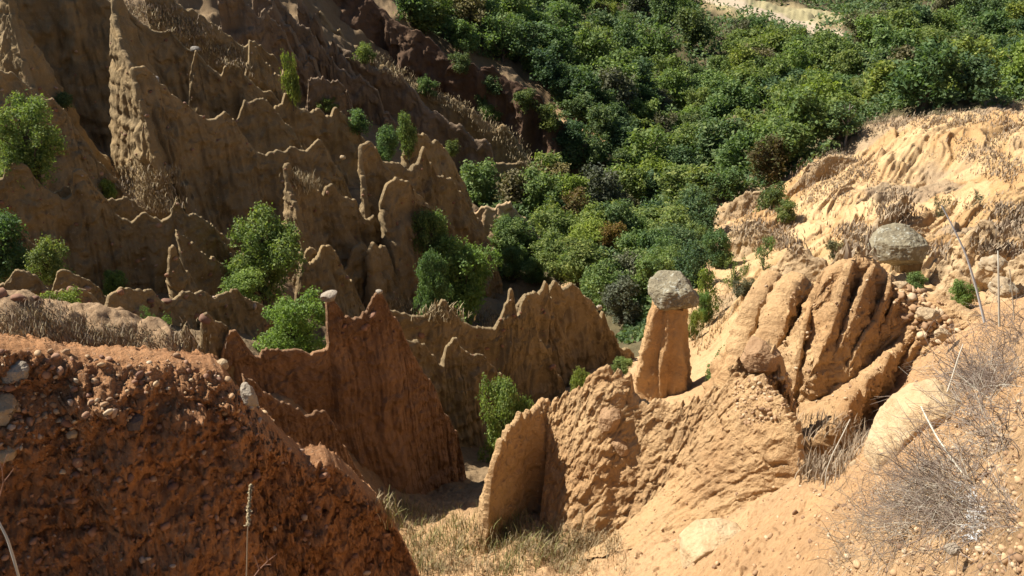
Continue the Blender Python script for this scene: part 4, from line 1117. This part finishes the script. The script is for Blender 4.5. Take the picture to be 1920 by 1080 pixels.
bush('tiny dark shrub high on the crest of the descending left fin', 118, 172, 200, 34, 40, 'far', 'leafdark', 2, group=BU)
bush('big leafy oak in the middle of the left slope', 478, 400, 565, 165, 31.5, 'near', 'leaf', 1, 'tree', 'tree', BU)
bush('low yellow green bush at the foot of the big leafy oak', 448, 512, 568, 96, 26.5, 'mid', 'leafbright', 0, group=BU)
bush('bright green bush on the dry ledge at left', 112, 546, 640, 96, 14.5, 'near', 'leafbright', 2, group=BU)
bush('sparse green sapling behind the dry grass of the ledge', 290, 590, 655, 66, 14.6, 'thin', 'leafbright', 1, group=BU)
bush('thin green sprig above the sparse sapling', 272, 575, 612, 30, 15.5, 'thin', 'leafbright', 2, group=BU)
bush('light green bush directly left of the capped spire', 540, 556, 662, 150, 19.5, 'near', 'leafbright', 0, group=BU)
bush('slender tall shrub high on the slope near the top', 537, 95, 192, 32, 62, 'far', 'leaf', 3, 'shrub', 'shrub', BU)
bush('round green bush in a cleft above the sharp peaks', 725, 232, 300, 56, 55, 'mid', 'leaf', 3, group=BU)
bush('taller pointed green bush joined to the round one above the sharp peaks', 762, 210, 290, 50, 56.5, 'mid', 'leaf', 4, group=BU)
bush('flat green bush between the notched fin and the round bush', 672, 206, 244, 50, 59, 'far', 'leaf', 4, group=BU)
bush('tiny green bush left of the flat one', 614, 184, 208, 36, 61, 'far', 'leaf', 5, group=BU)
bush('green bush on the long grassy ridge near the top', 680, 80, 116, 40, 84, 'far', 'leaf', 6, group=BU)
bush('small green bush on the farthest ridge crest', 800, 144, 176, 40, 90, 'far', 'leaf', 7, group=BU)
bush('dark bush on the ridge crest, right of the small green one', 905, 176, 206, 38, 90, 'far', 'leafdark', 1, group=BU)
bush('low green bush further down the same ridge crest', 916, 196, 222, 44, 88, 'far', 'leaf', 2, group=BU)
bush('small bush under the nose of the long ridge fin', 846, 262, 292, 32, 62, 'far', 'leafdark', 3, group=BU)
bush('upright green tree between the stepped fin and the big central tree', 804, 394, 490, 76, 43, 'mid', 'leaf', 0, 'tree', 'tree', BU)
bush('big bright central tree behind the pyramid fin', 868, 452, 600, 150, 35, 'near', 'leafbright', 1, 'tree', 'tree', BU)
bush('left shoulder tree merging with the big central tree', 812, 470, 600, 84, 35.5, 'near', 'leaf', 2, 'tree', 'tree', BU)
bush('slender little tree with a thin trunk beside the reddish bluff', 946, 408, 462, 56, 58, 'mid', 'leaf', 1, 'tree', 'tree', BU)
bush('leafy green tree in the gully behind the sunlit clay mass', 942, 702, 875, 112, 19.3, 'near', 'leaf', 2, 'tree', 'tree', BU)
bush('small green bush at the tip of the brown fins', 1090, 690, 736, 44, 24, 'mid', 'leaf', 2, group=BU)
bush('small green bush between fin tip and the capped pillar', 1165, 672, 706, 50, 27, 'mid', 'leaf', 3, group=BU)
bush('narrow green bush right of the capped pillar', 1350, 660, 742, 56, 18.5, 'mid', 'leaf', 4, group=BU)
for k, (a, b0, b1, w_, lab) in enumerate([(985,168,206,50,'dark scrub bush highest on the shaded ridge face'),(1030,196,240,56,'dark scrub bush on the shaded ridge face, second from the top'),(1075,226,272,60,'dark scrub bush mid way down the shaded ridge crest'),(1120,252,300,60,'dark scrub bush on the lower shaded ridge crest'),(930,140,172,44,'small dark bush where the ridge leaves the wooded rim'),(1165,280,330,60,'dark bush at the lower end of the shaded ridge'),(860,98,132,44,'dark green bush on the ridge just under the rim trees')]):
    bush(lab, a, b0, b1, w_, 94, 'far', 'leafdark', k, group='dark scrub on the shaded ridge')
BP = 'shrubs on the broken slope behind the capped pillar'
bush('airy grey twiggy shrub between the rounded end fin and the valley trees', 1180, 478, 562, 105, 44, 'mid', 'leafgrey', 1, 'shrub', 'shrub', BP)
bush('green tree just behind the left of the large cap stone', 1235, 430, 520, 90, 50, 'mid', 'leaf', 2, 'tree', 'tree', BP)
bush('broad green tree above the large cap stone', 1300, 455, 545, 86, 43, 'mid', 'leafdark', 0, 'tree', 'tree', BP)
bush('olive green shrub between the thin trunked tree and the valley wood', 1352, 430, 498, 72, 47, 'mid', 'leaf', 3, 'shrub', 'shrub', BP)
bush('low grey green shrub on the tan slope behind the capped pillar', 1398, 520, 568, 54, 33, 'mid', 'leafgrey', 4, 'shrub', 'shrub', BP)
bush('small green shrub at the right foot of the large cap stone', 1306, 582, 632, 36, 27, 'mid', 'leaf', 1, 'shrub', 'shrub', BP)
grass('dry_grass', 'dry tufts on the tan slope behind the capped pillar', [(1300,560),(1370,520),(1385,560),(1350,630),(1310,690)], 110, (5,14), 'drygrass', 31, per=7, nmin=0)
BR = 'scattered bushes on the right slope'
bush('lone dark round shrub on the pale hill', 1456, 345, 412, 58, 62, 'far', 'leafdark', 0, 'shrub', 'shrub', BR)
bush('smaller dark shrub below the lone round one', 1478, 376, 410, 44, 59, 'far', 'leafdark', 5, 'shrub', 'shrub', BR)
bush('thin grey green bush at the foot of the pale hill', 1440, 440, 500, 50, 38, 'thin', 'leaf', 0, group=BR)
bush('green tuft behind the small tan fin peak', 1572, 452, 486, 48, 33, 'far', 'leafgrey', 1, group=BR)
bush('bright green bush behind the broad fluted mass, below the right edge fin', 1815, 530, 572, 58, 19, 'mid', 'leafbright', 4, group=BR)
bush('green weeds around the dark boulder pedestal', 1720, 510, 545, 40, 22, 'far', 'leaf', 2, group=BR)
bush('thin leafless sapling on the pale hill near the white stalk', 1772, 360, 440, 34, 42, 'thin', 'leafgrey', 1, 'sapling', 'sapling', BR)
bush('green grey sapling on the pale hill, right of the leafless one', 1838, 362, 422, 44, 44, 'thin', 'leafgrey', 2, 'sapling', 'sapling', BR)
bush('sparse tree right behind the large cap stone', 1330, 505, 610, 70, 34, 'thin', 'leafbright', 0, 'tree', 'tree', BR)
bush('slim green sapling just beside the large cap stone', 1326, 545, 606, 40, 28, 'mid', 'leafbright', 3, 'sapling', 'sapling', BR)
bush('thin trunked tree above the large cap stone', 1385, 480, 560, 54, 40, 'thin', 'leaf', 1, 'tree', 'tree', BR)

# ---------------------------------------------------------------- the wood
def wood():
    placed = []
    r = np.random.default_rng(21)
    zones = [
        # polygon, number, label, group, materials
        ([(700,-30),(1330,-30),(1420,40),(1480,60),(1920,10),(1920,190),(1700,208),(1600,232),(1560,285),(1500,315),(1430,352),(1340,395),(1270,420),(1200,400),(1225,370),(1202,320),(1155,262),(1095,212),(1055,172),(985,140),(890,112),(820,90),(750,30)], 228,
         None),
        ([(890,370),(950,345),(1040,372),(1120,350),(1190,350),(1270,420),(1330,440),(1300,500),(1240,560),(1200,640),(1150,640),(1110,560),(1060,540),(960,560),(950,480),(1000,470),(990,420),(940,400),(880,385),(862,345)], 62, None),
        ([(955,118),(1010,128),(1085,178),(1135,228),(1180,285),(1165,300),(1120,262),(1060,205),(1000,160)], 16, None),
        ([(985,285),(1030,270),(1085,300),(1070,325),(1010,325)], 4, None)]
    tot = 0
    for zi, (poly, n, _) in enumerate(zones):
        xs = [p[0] for p in poly]; ys = [p[1] for p in poly]; k = 0; tries = 0
        while k < n and tries < 9000:
            tries += 1
            px, py = r.uniform(min(xs), max(xs)), r.uniform(min(ys), max(ys))
            if not inpoly(px, py, poly): continue
            h = hit_px(px, py)
            if not h or h[1].z < .3 or h[2].name != 'ground' or h[0].y < 40: continue
            loc = h[0]; x, y, z = loc
            if min(math.hypot(x - a[0], y - a[1]) for a in [(q[0], q[1]) for q in ROAD]) < 11 or (x - P(1490, 22, 240)[0]) ** 2 + (y - 250) ** 2 < 16 ** 2: continue
            # sizes in metres
            s = r.uniform(.65, 1.4)
            W = (1.5 + .0082 * y) * s * (1.0 if zi in (0, 2) else .78)
            dmin = W * 1.05
            if any((x - a) ** 2 + (y - b) ** 2 < (dmin * .5 + w_ * .55) ** 2 for a, b, w_ in placed): continue
            placed.append((x, y, W))
            H = W * r.uniform(1.35, 2.05)
            tx_, ty_ = project(x, y, z + H * 1.1)
            if y < 290 and 1325 < tx_ < 1600 and float(np.interp(tx_, [1325, 1400, 1460, 1520, 1600], [5, 20, 42, 50, 58])) > ty_ - 3: 
                placed.pop(); continue
            u = r.uniform()
            mat = 'leaf' if u < .6 else ('leafdark' if u < .82 else ('leafbright' if u < .9 and y < 120 else 'leaf'))
            if u > .97 and px > 1060: mat = 'leafbrown'
            kind = 'mid' if y < 62 else 'far'
            if r.uniform() < .07: mat = 'leafgrey'
            if y > 205 and px > 1480: lab, g = 'dark tree in the shaded far wood beyond the dirt road', 'trees beyond the dirt road'
            elif zi == 3: lab, g = 'leafy green tree among bushes at the foot of the dark shaded ridge', 'trees at the foot of the dark ridge'
            elif zi == 1: lab, g = 'small green tree crowding the ravine floor behind the clay fins', 'trees on the ravine floor'
            elif px < 1180 and py < 190: lab, g = 'dark green tree on the steep wooded rim above the shaded ridge', 'trees on the steep rim'
            elif px > 1500: lab, g = 'green tree in the wood behind the pale right hill', 'trees behind the pale hill'
            else: lab, g = 'rounded green tree in the dense wood filling the valley', 'trees filling the valley'
            if zi == 2: mat = 'leafdark'; lab, g = 'dark green tree leaning over the crest of the shaded ridge', 'trees along the shaded ridge crest'
            if mat == 'leafbrown': lab, g = 'brownish half dry tree standing among the green wood', 'half dry trees'
            vi = int(r.integers(len(CROWN[kind])))
            plant('tree', lab, 'tree', (x, y, z), z + H * 1.12, z + H * .1, W, kind, mat, vi, g, r.uniform(0, 6.28))
            k += 1; tot += 1
        print('zone', zi, k, tries)
    return placed
PLACED = wood()

def leafcards(pts, size, r, up=.5):
    n = len(pts); p = np.array(pts)
    out = r.normal(size=(n, 3)); out[:, 2] = np.abs(out[:, 2]) + up; out /= np.linalg.norm(out, axis=1)[:, None]
    t = np.cross(out, r.normal(size=(n, 3))); t /= np.linalg.norm(t, axis=1)[:, None]; bt = np.cross(out, t)
    L = size * r.uniform(.6, 1.3, n)[:, None] if np.isscalar(size) else (size * r.uniform(.6, 1.3, n))[:, None]
    v = np.stack([p - t * L, p + bt * L * .5, p + t * L, p - bt * L * .5], 1).reshape(-1, 3)
    return v, np.arange(n * 4).reshape(-1, 4)
def undergrowth():
    r = np.random.default_rng(5); P_ = []; S = []
    ang = r.uniform(math.radians(-12), math.radians(36), 400000); R = np.exp(r.uniform(math.log(38), math.log(330), 400000))
    x, y = R * np.sin(ang), R * np.cos(ang)
    z = ground(x, y); px, py = project(x, y, z)
    ok = inpoly(px, py, FOREST) | ((y > 255) & (px > 1250))
    ok &= (fbm(x / 4, y / 4, 0, 3, 8) > -.25)
    ok &= (x - P(1490, 22, 240)[0]) ** 2 + (y - 250) ** 2 > 18 ** 2
    for a, b in zip(ROAD[:-1], ROAD[1:]):
        e = b[:2] - a[:2]; t = np.clip(((x - a[0]) * e[0] + (y - a[1]) * e[1]) / (e @ e), 0, 1)
        ok &= np.hypot(x - a[0] - t * e[0], y - a[1] - t * e[1]) > 7
    x, y, z = x[ok], y[ok], z[ok]
    hgt = np.clip(.6 + .9 * fbm(x / 3, y / 3, 5, 3, 18), .1, 2.6) * (1 + y / 130)
    zz = z + r.uniform(0, 1, len(x)) ** .6 * hgt
    v, f = leafcards(np.stack([x, y, zz], 1), .0017 * np.hypot(x, y) + .09, r, .3)
    o = mesh_obj('undergrowth', v, f, M['leafdark'], smooth=False)
    tag(o, 'low green undergrowth covering the floor of the wood', 'undergrowth', kind='stuff')
undergrowth()

grass('dry_grass', 'dry straw grass on the ledge behind the bluff', [(0,570),(110,585),(130,625),(230,612),(250,640),(340,630),(360,655),(0,625)], 420, (5,15), 'drybrown', 1, per=6, clump=.035)
grass('dry_grass', 'pale dry grass on the ledge beside the bright bush', [(0,575),(420,640),(410,660),(0,630)], 420, (4,13), 'drygrass', 2, per=6, clump=.035)
grass('dry_grass', 'dry grass and green weeds on the gully floor at bottom centre', [(700,940),(790,950),(900,985),(960,985),(1150,960),(1180,1080),(790,1080),(750,1000)], 1300, (7,22), 'drygrass', 3, per=6, wk=.00032, dens=lambda x, y: .12 + .88 * (fbm(np.array(x / 60.), np.array(y / 30.), np.array(0.), 3, 4) > .0))
grass('green_grass', 'green grass blades on the gully floor at bottom centre', [(700,930),(790,950),(900,970),(1060,975),(1100,1080),(790,1080),(750,1000)], 480, (8,30), 'greengrass', 4, per=6, wk=.00035, dens=lambda x, y: .1 + .9 * (fbm(np.array(x / 50.), np.array(y / 30.), np.array(3.), 3, 5) > .1) * (1. if x < 1000 else .4))
grass('dry_grass', 'dry grass in the gully below the largest fin', [(205,320),(250,300),(320,320),(335,390),(300,400),(240,350)], 300, (3,9), 'drygrass', 5, per=7, nmin=0)
grass('dry_grass', 'brown grass in the gully below the largest fin', [(205,310),(320,310),(335,395),(280,400),(210,350)], 260, (3,9), 'drybrown', 6, per=7, nmin=0)
grass('dry_grass', 'dry grass on the shoulder above the high wall fin', [(235,10),(300,15),(420,90),(460,130),(420,115),(330,65),(260,30)], 380, (3,8), 'drygrass', 7, per=7, nmin=0)
grass('dry_grass', 'brown dry scrub on the shoulder above the high wall fin', [(235,0),(330,15),(430,90),(500,160),(420,115),(330,65),(260,30)], 320, (3,8), 'drybrown', 8, per=7, nmin=0)
grass('dry_grass', 'dry grass along the crest of the pyramid fin', [(730,560),(800,570),(860,590),(940,590),(930,610),(860,605),(740,585)], 220, (4,13), 'drygrass', 9, per=7, nmin=0)
grass('dry_grass', 'dry grass in the small gully behind the sand', [(1500,790),(1600,790),(1620,840),(1570,900),(1510,905)], 350, (10,34), 'drybrown', 10, per=7)
grass('dry_grass', 'dry brush covering the crest and hollows of the pale hill', HILL[:5] + [(1920,190),(1920,480),(1500,480)], 2600, (3,8), 'drybrown', 12, per=6, nmin=0,
      dens=lambda x, y: 1. if (fbm(np.array(x / 70.), np.array(y / 40.), np.array(0.), 3, 9) > .3 or y < 240 - (x - 1700) * .05) else .03)
grass('dry_grass', 'tan dry grass on the ridge crests under the wood', [(690,95),(760,140),(850,190),(940,240),(1010,320),(1040,350),(1000,330),(900,225),(800,175),(700,120)], 700, (3,9), 'drygrass', 13, per=6, nmin=0)
grass('dry_grass', 'tufts on the shoulder of the grassy buttress', [(545,325),(590,340),(585,360),(560,360)], 120, (6,20), 'drygrass', 14, per=6, nmin=0)

# ---------------------------------------------------------------- twigs and stalks
def twigs(name, label, cat, poly, n, lpx, rad, mat, seed, branch=3, kind='stuff', group=None):
    r = np.random.default_rng(seed); parts = []
    dn = lambda x, y: .04 + .96 * float(np.clip(.25 + 1.6 * fbm(np.array(x / 75.), np.array(y / 75.), np.array(1.), 3, 14), 0, 1)) ** 1.5
    for loc, nor, x, y, ob in scatter(poly, n, dn, seed):
        d = loc.length; L = r.uniform(*lpx) / F * d; R0 = rad * d / 3
        p = np.array(loc); dr = np.array(nor) * .7 + r.normal(size=3) * .8; dr /= np.linalg.norm(dr)
        path = [p]
        for k in range(6):
            dr = dr + r.normal(size=3) * .28 + np.array([0, 0, -.05]); dr /= np.linalg.norm(dr); path.append(path[-1] + dr * L / 6)
        parts.append(tube_v(path, R0, R0 * .35, 3))
        for b in range(branch):
            q = path[int(r.integers(1, 6))]; e = dr + r.normal(size=3) * .9; e /= np.linalg.norm(e)
            m_ = q + e * L * .2 + r.normal(size=3) * L * .03
            parts.append(tube_v([q, m_, m_ + (e + r.normal(size=3) * .4) * L * .2], R0 * .6, R0 * .2, 3))
    v, f = join(parts)
    o = mesh_obj(name, v, f, M[mat], smooth=False)
    tag(o, label, cat, group, kind); return o
NEAR = [(1690,1080),(1700,960),(1740,870),(1780,760),(1830,690),(1920,610),(1920,1080)]
twigs('dry_twigs', 'tangle of dry grey brown twigs over the near slope', 'twigs', NEAR, 540, (40,140), .0016, 'twig', 1)
twigs('dry_twigs', 'fine pale twigs mixed into the near tangle', 'twigs', NEAR, 260, (40,140), .0009, 'straw', 2, 2)
twigs('dry_twigs', 'dark dry scrub at the top of the near slope', 'twigs', [(1780,690),(1860,600),(1920,580),(1920,720),(1840,740)], 420, (30,90), .0008, 'twig', 3)
twigs('dry_twigs', 'thin brown scrub along the left side of the near slope', 'twigs', [(1640,960),(1700,860),(1760,790),(1790,830),(1700,1000),(1640,1080)], 180, (50,150), .0007, 'twig', 4)
twigs('dry_twigs', 'brown bent stems among stones at the bottom right', 'twigs', [(1560,1080),(1600,960),(1700,900),(1920,900),(1920,1080)], 220, (30,110), .0014, 'drybrown', 6, 2)
twigs('white_lichen', 'white crusty lichen on dead stems in the twigs', 'lichen', [(1805,905),(1825,905),(1850,960),(1850,1050),(1790,1060),(1820,1000)], 90, (8,26), .004, 'ash', 5, 4)

def stalk(label, pts, r0, r1, mat='straw', name='dry_stalk', cat='dry stalk', head=False):
    c = np.array([P(*p) for p in pts])
    t = np.linspace(0, len(c) - 1, 24); cc = np.stack([smooth1(np.interp(t, range(len(c)), c[:, k]), 2) for k in range(3)], 1)
    if head:
        root = bpy.data.objects.new(name, None); COL.objects.link(root); root.location = cc[0]
        tag(root, label, cat)
        v, f = tube_v(cc, r0, r1, 6); mesh_obj('stem', v - cc[0], f, M[mat], parent=root)
        r = np.random.default_rng(4); P_ = []
        for k in range(520):
            q = r.uniform(.58, 1); i = q * 23; p = np.array([np.interp(i, range(24), cc[:, j]) for j in range(3)])
            P_.append(p + r.normal(size=3) * .004 * (1.25 - q) * 1.6)
        v, f = leafcards(P_, .0065, r, 1.5)
        mesh_obj('seed_head', v - cc[0], f, M['drygrass'], parent=root, smooth=False)
        return root
    v, f = tube_v(cc, r0, r1, 6)
    o = mesh_obj(name, v, f, M[mat], loc=cc[0]); tag(o, label, cat); return o
stalk('tall white stalk arching over the right slope', [(1846,604,5.0),(1832,545,5.05),(1812,478,5.1),(1788,428,5.15),(1765,385,5.2)], .0085, .004, 'ash')
stalk('straight thin white stalk at the right, beside the arching one', [(1874,612,4.8),(1873,560,4.82),(1872,500,4.85),(1871,470,4.9)], .007, .004)
stalk('thin faint stalk near the right edge', [(1902,600,5.2),(1898,550,5.2),(1893,505,5.2)], .004, .003)
stalk('long pale stalk lying diagonally over the twigs', [(1818,902,3.1),(1790,868,3.25),(1758,822,3.5),(1738,785,3.7),(1727,762,3.8)], .0055, .004)
stalk('upright pale stalk above the big cream boulder', [(1776,735,5.3),(1786,705,5.35),(1796,672,5.4),(1806,645,5.45)], .006, .004)
stalk('curved pale stalk standing in the small gully', [(1547,916,6.8),(1550,880,6.8),(1562,850,6.82),(1580,815,6.85),(1594,786,6.9)], .008, .005)
stalk('short pale stalk beside the curved one in the gully', [(1565,905,6.7),(1568,885,6.7),(1567,862,6.72)], .006, .004)
stalk('white stem rising at the lower left corner', [(40,1100,3.0),(28,1055,3.0),(14,1010,3.02),(-4,975,3.05)], .007, .005)
stalk('tall dry grass stalk with a feathery seed head in front of the bluff', [(461,1110,3.2),(463,1060,3.2),(464,1000,3.2),(467,950,3.2),(470,908,3.2)], .0035, .002, 'drybrown', 'grass_stalk', 'grass stalk', True)
def twig_fork(label, segs, Y, r0, mat='redtwig'):
    parts = []
    for s in segs: parts.append(tube_v([P(a, b, Y) for a, b in s], r0, r0 * .4, 5))
    v, f = join(parts); loc = P(*segs[0][0], Y)
    o = mesh_obj('twig', v, f, M[mat], loc=loc); tag(o, label, 'twig'); return o
M['redtwig'] = plain_mat('red_twig', (.34, .18, .12), (.42, .24, .16))
twig_fork('reddish forked twig at the bottom beside the feathery stalk', [[(470,1090),(486,1068),(502,1052),(520,1038)],[(486,1068),(480,1050),(476,1040)],[(502,1052),(500,1042)],[(494,1060),(508,1058)]], 3.15, .003)
twig_fork('bare brown twig at the left edge of the bluff', [[(0,930),(6,905),(4,880),(14,850)],[(6,905),(18,890),(26,878)],[(4,880),(-2,860)]], 3.6, .003)
def dead_tree():
    base = hit_px(1584, 272)
    if not base: return
    b = np.array(base[0]); Y = b[1]
    def Q(px, py): 
        q = P(px, py, Y); q[2] = q[2]; return q
    parts = [tube_v([b - [0, 0, .5], Q(1588, 250), Q(1590, 222), Q(1594, 195)], .13, .04, 6)]
    for s in ([(1588,240),(1578,222),(1574,210)], [(1590,230),(1602,214),(1606,204)], [(1591,215),(1584,204),(1583,196)], [(1592,208),(1600,198)]):
        parts.append(tube_v([Q(*p) for p in s], .06, .015, 5))
    v, f = join(parts); o = mesh_obj('dead_tree', v, f, M['deadwood'], loc=b)
    tag(o, 'leafless grey dead tree on the rim where the pale hill meets the wood', 'dead tree')
dead_tree()
# ---------------------------------------------------------------- camera, light
cam = bpy.data.cameras.new('camera'); co = bpy.data.objects.new('camera', cam); COL.objects.link(co)
co.location = (0, 0, 0); co.rotation_euler = (math.radians(90) - PITCH, 0, 0)
cam.sensor_width = 36; cam.lens = F / 1920 * 36; cam.clip_end = 5000; cam.clip_start = .05
SC.camera = co
SUN_AZ, SUN_EL = math.radians(70), math.radians(47)      # left of the viewing direction, above horizon
sd = Vector((-math.sin(SUN_AZ) * math.cos(SUN_EL), math.cos(SUN_AZ) * math.cos(SUN_EL), math.sin(SUN_EL)))
sl = bpy.data.lights.new('sun', 'SUN'); sl.energy = 5.0; sl.angle = math.radians(.5); sl.color = (1, .94, .84)
so = bpy.data.objects.new('sun', sl); COL.objects.link(so)
so.rotation_euler = sd.to_track_quat('Z', 'Y').to_euler(); so.location = (-40, 40, 60)
w = bpy.data.worlds.new('World'); SC.world = w; w.use_nodes = True
nt = w.node_tree; bg = nt.nodes['Background']
sk = nt.nodes.new('ShaderNodeTexSky'); sk.sky_type = 'NISHITA'; sk.sun_disc = False
sk.sun_elevation = SUN_EL; sk.sun_rotation = -SUN_AZ
nt.links.new(sk.outputs[0], bg.inputs['Color']); bg.inputs['Strength'].default_value = .05
vs = SC.view_settings; vs.view_transform = 'Standard'; vs.look = 'None'; vs.exposure = 1.1; vs.gamma = 1
SC.render.engine = 'CYCLES'
SC.cycles.max_bounces = 6; SC.cycles.diffuse_bounces = 3; SC.cycles.transmission_bounces = 3; SC.cycles.use_denoising = True
